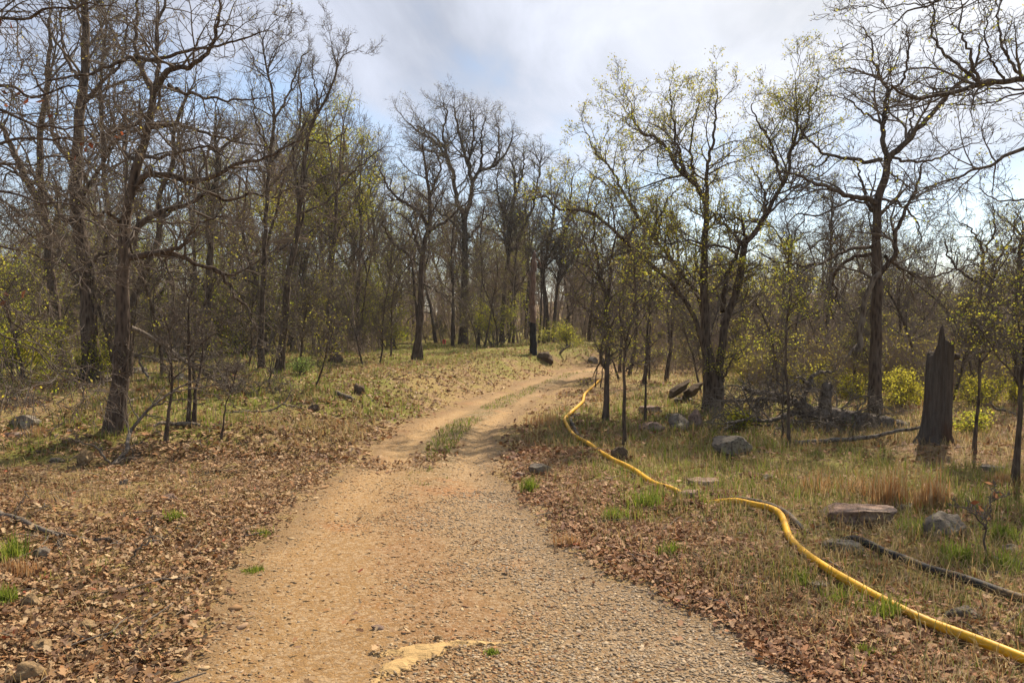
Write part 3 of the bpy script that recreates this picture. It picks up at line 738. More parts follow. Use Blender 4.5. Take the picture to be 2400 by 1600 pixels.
rock(2330, 1272, 50, 20, 'small grey stone right of the bare sapling', 46, M_ROCK)
rock(2082, 1170, 66, 18, 'low pale stone behind the flat sandstone slab', 10, M_ROCK, .8, 0, 0, .35, .5)
rock(2290, 1085, 70, 22, 'pale flat stone in bright grass near the right saplings', 11, M_ROCK, .8, 0, 0, .35, .4)
rock(1497, 952, 54, 24, 'dark block of stone, uppermost of the heap left of the clump tree', 12, M_ROCK_RED, .8, .3, 0, .25, .6)
rock(1502, 992, 62, 28, 'dark brown stone, lowest of the heap left of the clump tree', 13, M_ROCK_RED, .8, -.2, 0, .25, .6)
rock(1560, 988, 50, 38, 'grey green boulder in front of the clump tree', 14, M_ROCK, .8, .5, 0, .25, None, 12, .05, 'boulder')
rock(1556, 964, 54, 16, 'flat pale stone lying on top of the grey green boulder', 15, M_ROCK, .9, 0, 0, .2, .4)
rock(1604, 984, 40, 42, 'brown upright rock against the foot of the clump tree', 16, M_ROCK_RED, .8, .2, 0, .25, None, 12)
rock(46, 984, 66, 34, 'grey lichen boulder at the far left under the hanging twigs', 17, M_ROCK, .7, 0, 0, .3, None, 14, .05, 'boulder')
rock(34, 1004, 70, 16, 'flat brown slab below the grey lichen boulder at the left', 18, M_ROCK_RED, .7, 0, 0, .3, .4)
rock(192, 1066, 30, 36, 'upright ochre rock with a mossy side in the leaves', 19, M_ROCK_TAN, .8, .6, .2, .25, None, 8)
rock(122, 1062, 40, 14, 'low flat stone left of the upright ochre rock', 20, M_ROCK, .7, 0, 0, .3, .5)
rock(286, 1112, 32, 12, 'small flat dark stone in leaves below the dead branch', 21, M_ROCK, .7)
rock(385, 1150, 40, 18, 'small brown wedge of stone on the left leaf bank', 22, M_ROCK_RED, .6, .4)
rock(84, 1286, 52, 28, 'pale green grey stone half hidden by straw at the left', 23, M_ROCK, .8)
rock(62, 1398, 66, 34, 'long ochre rock among leaves at the left edge', 24, M_ROCK_TAN, .45, -.5)
rock(196, 1452, 40, 26, 'squarish tan rock in the leaf litter', 25, M_ROCK_TAN, .8, .4, 0, .25, None, 8)
rock(90, 1506, 60, 34, 'tan rock with a shaded front in the lower left leaves', 26, M_ROCK_TAN, .7, -.3, 0, .25, None, 8)
rock(50, 1575, 66, 50, 'tan rock cut by the bottom edge at the lower left', 27, M_ROCK_TAN, .7, .5, 0, .25, None, 8)
rock(205, 1515, 50, 22, 'flattish mossy tan stone right of the shaded front rock', 28, M_ROCK_TAN, .7)
rock(270, 1462, 36, 18, 'small reddish tan stone right of the squarish rock', 29, M_ROCK_TAN, .7, .2)
rock(866, 1446, 30, 12, 'pale flat stone lying in the middle of the road', 30, M_ROCK_RED, .7, .1, 0, .3, .5)
rock(1008, 1470, 20, 13, 'rust coloured stone by the bare bedrock patch', 31, M_ROCK_TAN, .8)
rock(412, 872, 30, 16, 'dark round stone behind the two thin left saplings', 32, M_ROCK, .8)
rock(312, 858, 40, 18, 'grey stone behind the big limbed oak', 33, M_ROCK, .8)
rock(1360, 833, 26, 16, 'grey boulder where the road goes out of sight', 34, M_ROCK, .8, 0, 0, .3, None, 14, .05, 'boulder')
rock(720, 1036, 20, 9, 'small tan stone on the leafy bank left of the road', 35, M_ROCK_TAN, .8)
rock(1765, 1102, 36, 12, 'small pale stone in the grass right of the low dark rock', 36, M_ROCK, .8)
rock(2330, 1300, 70, 18, 'white grey flat stone at the right edge above the black hose', 37, M_ROCK, .8, 0, 0, .35, .4)

# bare yellow bedrock in the road
def bedrock():
    out = [(670,1110),(850,1060),(1000,1032),(1150,1022),(1300,1010),(1500,996),(1700,985),(1960,1002),(1800,1020),(1500,1052),(1385,1070),(1345,1092),(1322,1140),(1210,1168),(1100,1190),(1000,1250),(850,1312),(760,1352),(640,1400),(655,1340),(700,1290),(780,1200),(900,1122),(760,1132)]
    P = np.array([flat(700 + a / 3.92, 1250 + b / 3.92) for a, b in out])
    P = np.vstack([[P[i] * (1 - t) + P[(i + 1) % len(P)] * t + RNG.normal(0, .008, 2) for t in (0, .33, .66)] for i in range(len(P))]).reshape(-1, 2)
    c = P.mean(0); bm = bmesh.new()
    vs = [bm.verts.new((p[0] - c[0], p[1] - c[1], float(H(*p)) + .004)) for p in P]
    f = bm.faces.new(vs); bmesh.ops.triangulate(bm, faces=[f]); bmesh.ops.subdivide_edges(bm, edges=bm.edges[:], cuts=3, use_grid_fill=True)
    for v in bm.verts: v.co.z = float(H(v.co.x + c[0], v.co.y + c[1])) - .004 + .020 * min(1.0, float(np.min(np.hypot(P[:, 0] - c[0] - v.co.x, P[:, 1] - c[1] - v.co.y))) / .045) + .016 * mnoise.noise(Vector((v.co.x * 5, v.co.y * 16, 0)))
    r = bmesh.ops.extrude_face_region(bm, geom=bm.faces[:])
    for v in r['geom']:
        if isinstance(v, bmesh.types.BMVert): v.co.z -= .09
    bmesh.ops.recalc_face_normals(bm, faces=bm.faces[:])
    me = bpy.data.meshes.new('bedrock_slab'); bm.to_mesh(me); bm.free()
    def mt(k):
        v = k.coord('Object', (1, 6, 6)); w = k.coord('Object'); n = k.noise(v, 4, 7, .6, .4); d = k.noise(w, 30, 5, .7)
        c_ = k.mix(n, (.33, .20, .075), (.49, .335, .15)); c_ = k.mix(k.math_('MULTIPLY', k.step(d, .56, .7), .5), c_, (.30, .165, .06))
        k.surface(c_, .9, k.bump(k.math_('ADD', n, k.math_('MULTIPLY', d, .4)), 1.0, .02), .2)
    me.materials.append(material('yellow_bedrock', mt))
    o = bpy.data.objects.new('bedrock_slab', me); o.location = (c[0], c[1], 0); link(o)
    tag(o, 'bare yellow bedrock showing through the gravel at the bottom', 'bedrock')
bedrock()
_q = np.array([flat(700 + a / 3.92, 1250 + b / 3.92) for a, b in [(670,1110),(850,1060),(1000,1032),(1300,1010),(1700,985),(1500,1052),(1345,1092),(1322,1140),(1100,1190),(1000,1250),(850,1312),(700,1290),(780,1200),(900,1122)]])
_i = rg.integers(0, len(_q), 170); _t = rg.random((170, 1)); _e = _q[_i] * _t + _q[(_i + 1) % len(_q)] * (1 - _t) + rg.normal(0, .018, (170, 2))
stones('gravel_on_rock', _e[:, 0], _e[:, 1], .003 + .008 * rg.random(170) ** 2, pick(np.array([(.31, .195, .09), (.38, .255, .125), (.30, .215, .125), (.25, .18, .11)]), 170, rg), rg, (.3, .5), 'small stones scattered on the edge of the bare bedrock', .012)

# ------------------------------------------------------------------ stump, snag, dead wood
D = 2400 / 2352
def stump():
    b = gp(2193, 1042); m = b[1] / FPX; rng = np.random.default_rng(8)
    line = [(2193, 1046), (2199, 960), (2203, 880), (2207, 800)]; q = resample(px_line(line, b[1]), 40)
    q[0, 2] = b[2] - .15; S = 64; th = np.arange(S) / S * 2 * np.pi
    hh = np.linspace(0, 1, 40); r = (np.interp(hh, [0, .12, .35, .75, 1], [45, 33, 29.5, 29, 28.5]) * m)
    fis = 1 + .13 * (vnoise(np.cos(th)[None, :] * 8 + 9, np.sin(th)[None, :] * 8 + hh[:, None] * 1.6, 4) - .5) * 2 + .05 * (vnoise(th[None, :] * 6, hh[:, None] * 30, 9) - .5)
    fl = 1 + .22 * np.exp(-hh / .08)[:, None] * np.cos(th * 5 + 1)[None, :]
    v, f = tubes(q[None], r[None], S, (fis * fl)[None])
    v = v.reshape(40, S, 3)
    # ragged broken rim with one tall splinter
    _a = math.atan2(b[0], b[1]); x = ((v[..., 0] - q[-1, 0]) * math.cos(_a) - (v[..., 1] - q[-1, 1]) * math.sin(_a)) / r[-1]; hi = np.interp(x[-1], [-1, -.6, -.3, -.2, -.1, .12, .24, .5, .72, .84, 1], [-30, -27, -16, 10, 32, 34, 4, -2, 2, 8, -4])
    hi = (hi + np.convolve(rng.normal(0, 5, S + 2), [.3, .4, .3], 'valid')) * m
    for k in range(28, 40): v[k, :, 2] += hi * ((k - 28) / 11) ** 1.3
    for k in range(34, 40): v[k, :, :2] = q[k, :2] + (v[k, :, :2] - q[k, :2]) * (1 - .10 * (k - 33) / 6 * (hi > 20 * m)[:, None])
    inner = v[-1] * .3 + q[-1] * .7; inner[:, 2] = q[-1, 2] - 26 * m
    vs = np.vstack([v.reshape(-1, 3), inner]); n0 = 39 * S; n1 = 40 * S; i = np.arange(S); j = (i + 1) % S
    ring = np.stack([n0 + i, n0 + j, n1 + j, n1 + i], -1)
    t = root('broken_stump', b, 'thick broken tree stump with furrowed grey bark and a splintered top', 'stump')
    mkmesh('trunk', vs - b, [f, ring, (n1 + i)[None, :]], M_STUMP, t, smooth=False)
    kp = pt(2241, 836, b[1]) - b; kv, kf = rock_mesh((11 * m, 12 * m, 9 * m), 3, 8, .08, None, 3); mkmesh('burl', kv + kp, kf, M_STUMP, t, smooth=True)
stump()
def snag():
    b = gp(1249, 829); m = b[1] / FPX; rng = np.random.default_rng(4)
    q = resample(px_line([(1250, 829), (1249, 760), (1248, 700), (1249, 640), (1252, 588)], b[1]), 50, .02, rng); q[0, 2] = b[2] - .1
    r = np.interp(np.linspace(0, 1, 50), [0, .1, .9, .96, 1], [8.6, 7.6, 6.4, 4.5, 2.0]) * m; S = 12
    mod = 1 + .14 * (vnoise(np.arange(S)[None, :] * .8, np.linspace(0, 14, 50)[:, None], 2) - .5) * 2
    v, f = tubes(q[None], r[None], S, mod[None]); f = f.reshape(49, S, 4); c = 15
    t = root('burnt_snag', b, 'bare brown snag without a top, its foot charred black', 'dead tree')
    mkmesh('trunk', v - b, [f[c:].reshape(-1, 4), (np.arange(S) + 49 * S)[None, :]], M_SNAG, t, smooth=True)
    r2, mod2 = r * 1.01, mod; v2, f2 = tubes(q[None, :c + 1], r2[None, :c + 1], S, mod2[None, :c + 1]); mkmesh('charred_foot', v2 - b, f2, M_CHAR, t, smooth=True)
    for pts, w in (([(1249, 605), (1262, 612), (1268, 628)], 5), ([(1252, 660), (1240, 648), (1230, 640)], 3.5), ([(1250, 690), (1236, 672), (1222, 668)], 2.5)):
        l = resample(px_line(pts, b[1], 0, .4), 12, .02, rng); vv, ff = tubes(l[None], taper(np.array([w * m / 2]), 12, .4), 6); mkmesh('limb', vv - b, ff, M_SNAG, t, smooth=True)
snag()
def dead_branch(name, label, pts, w0, w1, seed, sides=(), dens=.6, mat=None, hm=None, depth=None, dz=0.0, ground=False, cat='branch'):
    rng = np.random.default_rng(seed); b = gp(*pts[0]); d0 = depth or b[1]; m = d0 / FPX
    if ground:
        w = np.array([gp(*p) for p in pts]); q = resample(w, 30, .008, rng); q[:, 2] = H(q[:, 0], q[:, 1]) + w0 * m * .45
    else: q = resample(px_line(pts, d0, 0, dz), 30, .012, rng)
    b = q[0].copy(); t = root(name, b, label, cat); rr = np.linspace(w0, w1, 30) * m / 2
    v, f = tubes(q[None], rr[None], 9); mkmesh('limb', v - b, f, mat or M_DEADWOOD, t, smooth=True); LP, LR = [q], [rr]
    for pts2, a, c in sides:
        l = resample(np.array([gp(*p) for p in pts2]) + np.array([0, 0, .03]) if ground else px_line(pts2, d0, dz * .5, dz * .5 + rng.uniform(-.4, .4)), 30, .01, rng); r2 = np.linspace(a, c, 30) * m / 2
        v, f = tubes(l[None], r2[None], 6); mkmesh('side_branch', v - b, f, mat or M_DEADWOOD, t, smooth=True); LP.append(l); LR.append(r2)
    if dens:
        geo, _, _ = crown_of(np.array(LP), np.array(LR), hm or max(1.5, np.linalg.norm(q[-1] - q[0])), rng, dens, 1, -.02, None, 1.2, .25)
        vv = geo[0]
        vv[:, 2] = np.maximum(vv[:, 2], H(vv[:, 0], vv[:, 1]) + .005); mkmesh('twigs', vv - b, geo[1], M_TWIG_GREY, t)
    return t
dead_branch('fallen_branch', 'long dark dead branch lying in the leaves at the left edge', [(-60, 1195), (0, 1211), (60, 1233), (120, 1256), (190, 1269), (260, 1272), (330, 1288)], 17, 5, 2,
            [([(125, 1257), (135, 1275), (140, 1290)], 6, 3)], .25, hm=1.6, ground=True)
dead_branch('standing_twig', 'thin dark stick poking up out of the leaves right of the fallen branch', [(296, 1316), (328, 1286), (345, 1268), (360, 1256)], 6, 2.5, 3, (), 0)
dead_branch('dead_branch', 'dead limb leaning up to the right beside the big limbed oak', [(262, 1092), (292, 1060), (300, 1030), (310, 1002), (357, 951), (395, 921), (459, 891), (520, 878)], 11, 3, 4,
            [([(357, 951), (420, 935), (440, 938)], 5, 2), ([(395, 921), (440, 912), (520, 900)], 4, 2)], .55, M_DEADWOOD, 2.6, None, 1.2)
dead_branch('dead_branch', 'broken grey limb slanting down to the right from the big limbed oak', [(306, 768), (340, 783), (383, 806), (425, 840), (468, 866), (510, 895), (570, 917), (625, 921)], 13, 4, 5,
            [([(425, 840), (470, 845), (500, 838)], 6, 2), ([(468, 866), (520, 875), (580, 895)], 5, 2), ([(510, 895), (545, 930), (590, 950)], 4, 2)], 1.3, M_DEADWOOD, 2.6, 11.6, 1.2)
dead_branch('dead_branch', 'bleached branch lying on the grass left of the dark dirt clump', [(515, 968), (560, 966), (620, 965), (655, 952), (672, 935), (682, 917)], 7, 2.5, 6, [([(662, 945), (690, 952), (720, 956)], 4, 2)], .3, M_TWIG_GREY, 2.4, None, .3)
dead_branch('dead_sapling', 'grey twiggy dead bush beside the upright ochre rock', [(262, 1092), (246, 1068), (220, 1045), (185, 1035), (172, 1031)], 7, 2, 7, [([(262, 1090), (290, 1062), (318, 1040)], 5, 2), ([(268, 1085), (312, 1072), (318, 1100)], 3.5, 1.5)], .8, M_TWIG_GREY, 1.2, None, -.2)
dead_branch('fallen_branch', 'crooked dark branch lying behind the big limbed oak', [(306, 918), (338, 905), (350, 885), (330, 860), (327, 835), (342, 822)], 8, 4, 8, (), .2, M_DEADWOOD, 2, 13.5, .5)
dead_branch('fallen_branch', 'short dark log on the ground right of the big limbed oak', [(305, 945), (325, 938), (345, 934)], 9, 6, 9, (), 0, M_DEADWOOD, None, None, 0, True)
dead_branch('fallen_branch', 'dark branch leaning out of the brush beyond the road bend', [(1312, 828), (1325, 815), (1338, 808)], 6, 3, 10, (), .3, M_DEADWOOD, 2)

def clump(px, py, w, h, label, seed, mat, name='dirt_clump', cat='dirt clump', grass=True):
    g = gp(px * D, py * D); m = g[1] / FPX * D
    vs, fs = rock_mesh((w * m / 2, w * m * .4, h * m * .72), seed, 12, .12, None, 4); t = tag(mkmesh(name, vs, fs, mat, smooth=False, loc=(g[0], g[1] + .1, g[2] + h * m * .25)), label, cat)
    return t
clump(823, 906, 36, 28, 'dark upturned clump of roots and soil on the left grass', 40, M_SOIL, 'root_clump', 'root clump')
dead_branch('fallen_branch', 'short log lying against the dark upturned clump', [(788, 925), (810, 934), (830, 942)], 12, 9, 41, (), 0, M_DEADWOOD, None, None, 0, True)
clump(716, 946, 30, 18, 'small dark clump at the end of the bleached branch', 42, M_SOIL, 'root_clump', 'root clump')
clump(768, 833, 36, 22, 'dome of dead brush under the trees in the left wood', 43, M_SOIL, 'brush_mound', 'brush mound')
clump(1424, 1060, 44, 36, 'rotten dark stump behind the yellow hose', 44, M_SOIL, 'rotten_stump', 'stump')
clump(1252, 830, 52, 22, 'heap of dead branches on the bank left of the road bend', 45, M_SOIL, 'brush_heap', 'brush heap')
def root_plate():
    b = gp(1604, 944); t = root('upturned_roots', b, 'dark upturned slab of roots arching beside the clump tree', 'root plate'); m = b[1] / FPX
    for (cx, cy, w, h, roll, sd) in ((1590, 912, 78, 20, -.62, 50), (1622, 916, 66, 24, -.55, 51), (1602, 938, 60, 22, .1, 52)):
        vs, fs = rock_mesh((w * m / 2, .28, h * m / 2), sd, 12, .09, None, 4); vs = vs @ np.array(Matrix.Rotation(roll, 3, 'Y')).T
        mkmesh('slab', vs + pt(cx, cy, b[1] + .1 * (sd - 50)) - b, fs, M_SOIL if sd < 52 else M_ROCK, t)
root_plate()
def fallen_tree():
    rng = np.random.default_rng(77)
    b = gp(1990, 1000); d0 = b[1]; m = d0 / FPX
    t = root('fallen_tree', b, 'fallen dead tree with a mossy broken log and a tangle of branches', 'fallen tree')
    def part(nm, pts, w0, w1, dz0, dz1, S=12, mat=None):
        q = resample(px_line(pts, d0, dz0, dz1), 40, .015, rng); r = np.linspace(w0, w1, 40) * m / 2 * (1.35 if nm == 'limb' else 1.1)
        mod = 1 + .14 * (vnoise(np.arange(S)[None, :] * .9, np.linspace(0, 20, 40)[:, None], int(w0)) - .5) * 2
        v, f = tubes(q[None], r[None], S, mod[None]); mkmesh(nm, v - b, [f, np.arange(S)[None, ::-1], (np.arange(S) + 39 * S)[None]], mat or M_LOG, t, smooth=True); return q, r
    A = part('trunk', [(1870, 962), (1930, 968), (1990, 982), (2050, 992), (2118, 1008)], 32, 40, .3, 0)
    part('stub', [(1934, 978), (1936, 940), (1938, 915), (1942, 900)], 26, 22, .2, .2)
    LB = [A]
    for pts, a, c, d1 in (([(1900, 955), (1850, 940), (1800, 935), (1745, 938), (1690, 942)], 12, 5, .5), ([(1880, 950), (1820, 925), (1770, 918), (1740, 908)], 14, 5, -.4), ([(1880, 944), (1888, 920), (1898, 905), (1888, 893), (1876, 888)], 11, 5, .1),
                          ([(1893, 902), (1908, 880), (1930, 872), (1952, 872)], 8, 5, .3), ([(1870, 965), (1800, 985), (1740, 985), (1700, 990)], 9, 4, -.8), ([(1960, 985), (1900, 1010), (1850, 1020)], 7, 3, -.9), ([(1990, 985), (2010, 1010), (1980, 1035)], 6, 3, -.8)):
        LB.append(part('limb', pts, a, c, .2, d1, 7))
    geo, _, _ = crown_of(np.array([x[0] for x in LB]), np.array([x[1] for x in LB]), 4.5, rng, 1.25, 1.1, -.04, None, 1.2, .05)
    v = geo[0]; v[:, 2] = np.maximum(v[:, 2], H(v[:, 0], v[:, 1]) + .01); mkmesh('twigs', v - b, geo[1], M_TWIG_GREY, t)
fallen_tree()

# ------------------------------------------------------------------ trees drawn from the photograph (2400x1600 pixel coordinates)
def jl(pts): return pts
BUDLEAF = (.35, 2, .020, .02, BUDS)
SPRING = (.14, 3, .030, .035, LIME + OLIVE)
oak('oak_tree', 'big dark oak with crooked spreading limbs near the left roadside', 'tree',
    [([(268, 1014), (278, 930), (282, 866), (287, 738), (289, 606), (292, 540), (298, 497), (317, 408), (336, 340), (355, 272), (359, 213)], 44, 17)],
    [([(306, 445), (353, 408), (425, 419), (459, 427), (502, 412), (548, 387), (629, 366), (690, 330)], 17, 4, -.4),
     ([(302, 602), (374, 591), (438, 606), (502, 632), (536, 647), (575, 630), (610, 610)], 16, 3, .5),
     ([(502, 632), (535, 665), (553, 696), (587, 738), (604, 789)], 9, 2.5, .4, .25),
     ([(374, 591), (425, 577), (451, 547), (472, 520), (520, 505)], 12, 3, -.4, .1),
     ([(296, 572), (312, 545), (336, 519), (383, 493), (446, 476), (489, 451), (536, 468), (595, 453), (638, 463), (680, 440)], 15, 3, .8),
     ([(359, 213), (383, 187), (395, 162), (434, 159), (459, 149), (490, 118), (510, 60), (520, -30)], 15, 4, -.6),
     ([(357, 220), (340, 180), (327, 145), (316, 90), (322, 20), (315, -70)], 13, 4, .5),
     ([(359, 213), (372, 150), (366, 80), (385, 0), (380, -90)], 11, 4, .2),
     ([(317, 130), (361, 138), (425, 123), (502, 111), (553, 98), (612, 70)], 10, 3, -1.0),
     ([(320, 140), (289, 142), (204, 174), (140, 180), (80, 205)], 9, 3, -.9),
     ([(395, 200), (425, 213), (468, 225), (553, 234), (626, 228)], 9, 2.5, -.5),
     ([(352, 298), (408, 293), (442, 298), (489, 315), (544, 327), (622, 346)], 10, 3, .5),
     ([(332, 361), (349, 370), (404, 361), (434, 353), (485, 345), (530, 370)], 9, 3, -1.2),
     ([(325, 390), (290, 350), (300, 300), (270, 240), (262, 180)], 9, 3, .9),
     ([(290, 540), (255, 500), (225, 505), (190, 470), (140, 440)], 9, 3, -.6),
     ([(287, 700), (262, 680), (240, 690), (225, 660)], 6, 2, .4)],
    seed=21, leaf=(.16, 2, .024, .02, BUDS + OLIVE), dens=.78, gn=1.0, up=.02, hm=6.2)
oak('oak_tree', 'leaning grey oak stem curving up behind the big dark oak', 'tree',
    [([(298, 900), (303, 760), (312, 704), (340, 628), (366, 577), (374, 517), (372, 460), (402, 390), (410, 300), (440, 220)], 22, 8)],
    [([(340, 628), (318, 570), (322, 500), (290, 420), (300, 330)], 12, 4), ([(374, 517), (420, 480), (470, 400), (500, 320)], 9, 3)], seed=22, depth=15.5, leaf=BUDLEAF, gn=1.1, dens=.7)
oak('oak_tree', 'stout oak with a thick dark trunk left of the big dark oak', 'tree',
    [([(215, 897), (210, 755), (198, 606), (187, 555), (181, 480), (178, 420), (181, 361), (190, 240), (200, 120), (196, -40)], 44, 16)],
    [([(205, 640), (225, 605), (250, 592), (290, 570), (340, 560)], 9, 3), ([(185, 540), (140, 500), (100, 440), (60, 420), (10, 380)], 14, 4), ([(181, 470), (230, 400), (270, 330), (340, 300)], 12, 4),
     ([(180, 400), (130, 330), (110, 240), (70, 160)], 12, 4), ([(187, 260), (230, 200), (280, 150), (300, 60)], 10, 4), ([(195, 200), (150, 120), (140, 20)], 9, 4)], seed=23, leaf=BUDLEAF, gn=1.2, dens=.65)
oak('oak_tree', 'grey brown oak forking high up at the far left edge', 'tree',
    [([(142, 862), (132, 755), (119, 649), (113, 542), (103, 500)], 32, 24)],
    [([(104, 505), (94, 485), (64, 425), (20, 330), (-30, 240)], 20, 8), ([(104, 505), (100, 440), (90, 330), (112, 200), (118, 40)], 18, 7), ([(112, 560), (150, 480), (170, 420), (230, 340)], 9, 4)], seed=24, leaf=SPRING, gn=1.1, topt=.6, dens=.7)
oak('oak_tree', 'slim straight oak standing between the two stoutest left trunks', 'tree',
    [([(257, 884), (254, 740), (247, 610), (255, 510), (244, 425), (242, 332), (235, 200), (250, 60)], 18, 6)], auto=7, seed=25, depth=16.5, leaf=BUDLEAF)
oak('oak_tree', 'pale grey trunk in the wood behind the broken slanting limb', 'tree',
    [([(483, 850), (488, 760), (489, 670), (493, 585), (495, 500), (510, 400), (505, 330)], 27, 12)], [([(489, 690), (470, 660), (452, 640), (448, 655)], 8, 5)], auto=8, seed=26, depth=21, leaf=BUDLEAF)
oak('oak_tree', 'left one of the two slender dark trunks, near the grass edge', 'tree',
    [([(612, 862), (614, 713), (621, 564), (625, 468), (634, 361), (642, 289), (638, 213), (622, 150), (616, 94)], 19, 5)],
    [([(642, 289), (675, 220), (702, 150), (722, 120)], 6, 2.5), ([(634, 361), (600, 280), (590, 210)], 6, 2.5), ([(625, 450), (672, 390), (690, 330)], 5, 2)], auto=5, seed=27, leaf=BUDLEAF, wid=.7, up=.09)
oak('oak_tree', 'right one of the two slender dark trunks, forked high up', 'tree',
    [([(655, 878), (662, 800), (668, 755), (676, 649), (697, 542), (702, 489), (708, 430), (714, 383), (723, 319), (740, 276), (761, 238), (778, 200), (790, 160)], 21, 5)],
    [([(704, 470), (690, 400), (689, 361), (702, 289), (706, 220), (700, 180)], 9, 3), ([(723, 330), (780, 330), (820, 300)], 5, 2), ([(740, 276), (742, 220), (730, 160)], 6, 2), ([(704, 500), (770, 470), (830, 400), (900, 345)], 6, 2.5)], auto=5, seed=28, leaf=BUDLEAF, wid=.7, up=.09)
oak('leafing_tree', 'dark trunk under a bright yellow green leafing crown', 'tree',
    [([(774, 806), (772, 670), (776, 585), (770, 489), (762, 420), (750, 350)], 21, 8)], [([(774, 600), (800, 520), (850, 440)], 8, 3), ([(770, 500), (725, 430), (700, 360)], 7, 3), ([(770, 500), (800, 420), (805, 350)], 7, 3)],
    auto=6, seed=29, depth=27, leaf=(.5, 5, .065, .12, LIME), dens=.75)
oak('oak_tree', 'thin straight dark trunk right of the leafing crown', 'tree', [([(838, 796), (840, 680), (846, 543), (842, 489), (845, 400), (850, 350)], 11, 4)], auto=7, seed=30, depth=27, leaf=BUDLEAF, wid=.7)
oak('oak_tree', 'thin trunk leaning left with a bend, in front of the yellow green saplings', 'tree', [([(924, 793), (912, 710), (893, 649), (878, 600), (876, 520), (862, 450), (880, 380)], 10, 4)], auto=6, seed=31, depth=29, leaf=BUDLEAF, wid=.7)
oak('oak_tree', 'dark oak with a twin stem left of the tall round crowned oak', 'tree',
    [([(972, 846), (982, 780), (986, 716), (988, 630), (996, 562), (1007, 527), (1006, 458), (996, 390), (990, 340)], 23, 6), ([(987, 835), (972, 682), (965, 613), (950, 590)], 11, 7, .5, 1)],
    [([(950, 592), (927, 572), (905, 545), (897, 520)], 6, 3), ([(1004, 530), (985, 500), (965, 486), (931, 462), (910, 441), (890, 400)], 10, 3), ([(1002, 545), (1030, 525), (1048, 517), (1075, 490), (1100, 470)], 9, 3), ([(1006, 460), (1030, 400), (1020, 350)], 7, 3),
     ([(985, 590), (960, 520), (935, 500)], 7, 3), ([(988, 660), (1040, 690), (1080, 705), (1096, 740)], 6, 2)], seed=32, leaf=BUDLEAF, gn=1.15, dens=1.1)
oak('oak_tree', 'tall oak with a round bare crown in the middle of the wood', 'tree',
    [([(1086, 818), (1087, 716), (1090, 613), (1089, 527), (1089, 510)], 25, 16)],
    [([(1089, 512), (1072, 475), (1062, 413), (1048, 372), (1020, 330), (985, 310), (960, 290)], 12, 3), ([(1089, 512), (1103, 458), (1106, 427), (1096, 389), (1082, 338), (1072, 296), (1062, 250)], 12, 3), ([(1106, 430), (1124, 400), (1158, 389), (1190, 350), (1200, 320)], 9, 3),
     ([(1124, 400), (1130, 360), (1127, 320), (1140, 280)], 7, 2.5), ([(1062, 413), (1040, 330), (1045, 270), (1040, 240)], 8, 2.5), ([(1096, 389), (1110, 320), (1100, 260)], 7, 2.5), ([(1158, 389), (1170, 330), (1165, 290)], 6, 2.5), ([(1048, 372), (1000, 350), (975, 350)], 6, 2.5),
     ([(1090, 560), (1060, 520), (1030, 500), (1000, 470)], 8, 3), ([(1090, 570), (1130, 520), (1150, 500)], 6, 2.5), ([(1089, 600), (1120, 590), (1140, 560)], 6, 2)], seed=33, depth=33, leaf=(.3, 3, .04, .05, BUDS), gn=1.0, dens=1.0, up=.06, tw=1.3, wid=1.0)
for pts, w0, w1, lab, sd, dd in (
    ([(1061, 827), (1060, 760), (1062, 690), (1058, 600), (1064, 520)], 9, 4, 'slim dark trunk just left of the tall round crowned oak', 34, 31),
    ([(1122, 825), (1124, 740), (1130, 650), (1126, 560), (1135, 480)], 8, 3, 'slim trunk just right of the tall round crowned oak', 35, 31),
    ([(1134, 838), (1145, 770), (1154, 713), (1166, 640), (1160, 570)], 6, 2.5, 'very thin sapling leaning right, beside the tall round crowned oak', 36, 28),
    ([(1203, 815), (1205, 740), (1206, 650), (1212, 560)], 8, 4, 'slim brown trunk left of the burnt snag', 37, 34),
    ([(1263, 824), (1267, 740), (1270, 660), (1268, 580)], 6, 3, 'thin pole touching the right side of the burnt snag', 38, 33),
    ([(1273, 824), (1276, 740), (1274, 660), (1285, 560)], 7, 3, 'thin pole second to the right of the burnt snag', 39, 33)):
    oak('slender_tree', lab, 'tree', [(pts, w0, w1)], auto=6, seed=sd, depth=dd, leaf=BUDLEAF, wid=.6, mat=M_BARK_FAR, tmat=M_TWIG_FAR, up=.08)
oak('oak_tree', 'forked grey oak with high pale limbs left of the burnt snag', 'tree', [([(1176, 816), (1179, 716), (1186, 640), (1193, 589), (1196, 527), (1206, 458), (1206, 400)], 14, 6)],
    [([(1193, 590), (1212, 575), (1234, 517), (1248, 493), (1262, 420), (1270, 370)], 8, 3), ([(1196, 527), (1170, 470), (1165, 400)], 6, 2.5), ([(1206, 458), (1225, 400), (1228, 350)], 6, 2.5)], auto=4, seed=40, depth=35, leaf=SPRING, dens=1.1, tw=1.2)
oak('oak_tree', 'dark oak behind the pile of dead branches at the road bend', 'tree', [([(1284, 818), (1281, 713), (1272, 636), (1290, 560), (1300, 480)], 14, 7)], [([(1272, 640), (1250, 590), (1225, 570)], 6, 2.5), ([(1278, 620), (1310, 560), (1350, 500)], 7, 3)], auto=5, seed=41, depth=34, leaf=SPRING, tw=1.2)
oak('oak_tree', 'dark oak with a bent fork standing just left of the vanishing road', 'tree', [([(1296, 818), (1303, 703), (1311, 652), (1325, 636), (1350, 590), (1375, 540)], 12, 5)], [([(1311, 655), (1315, 590), (1330, 500), (1345, 420)], 7, 3)], auto=5, seed=42, depth=34, leaf=SPRING, tw=1.2)
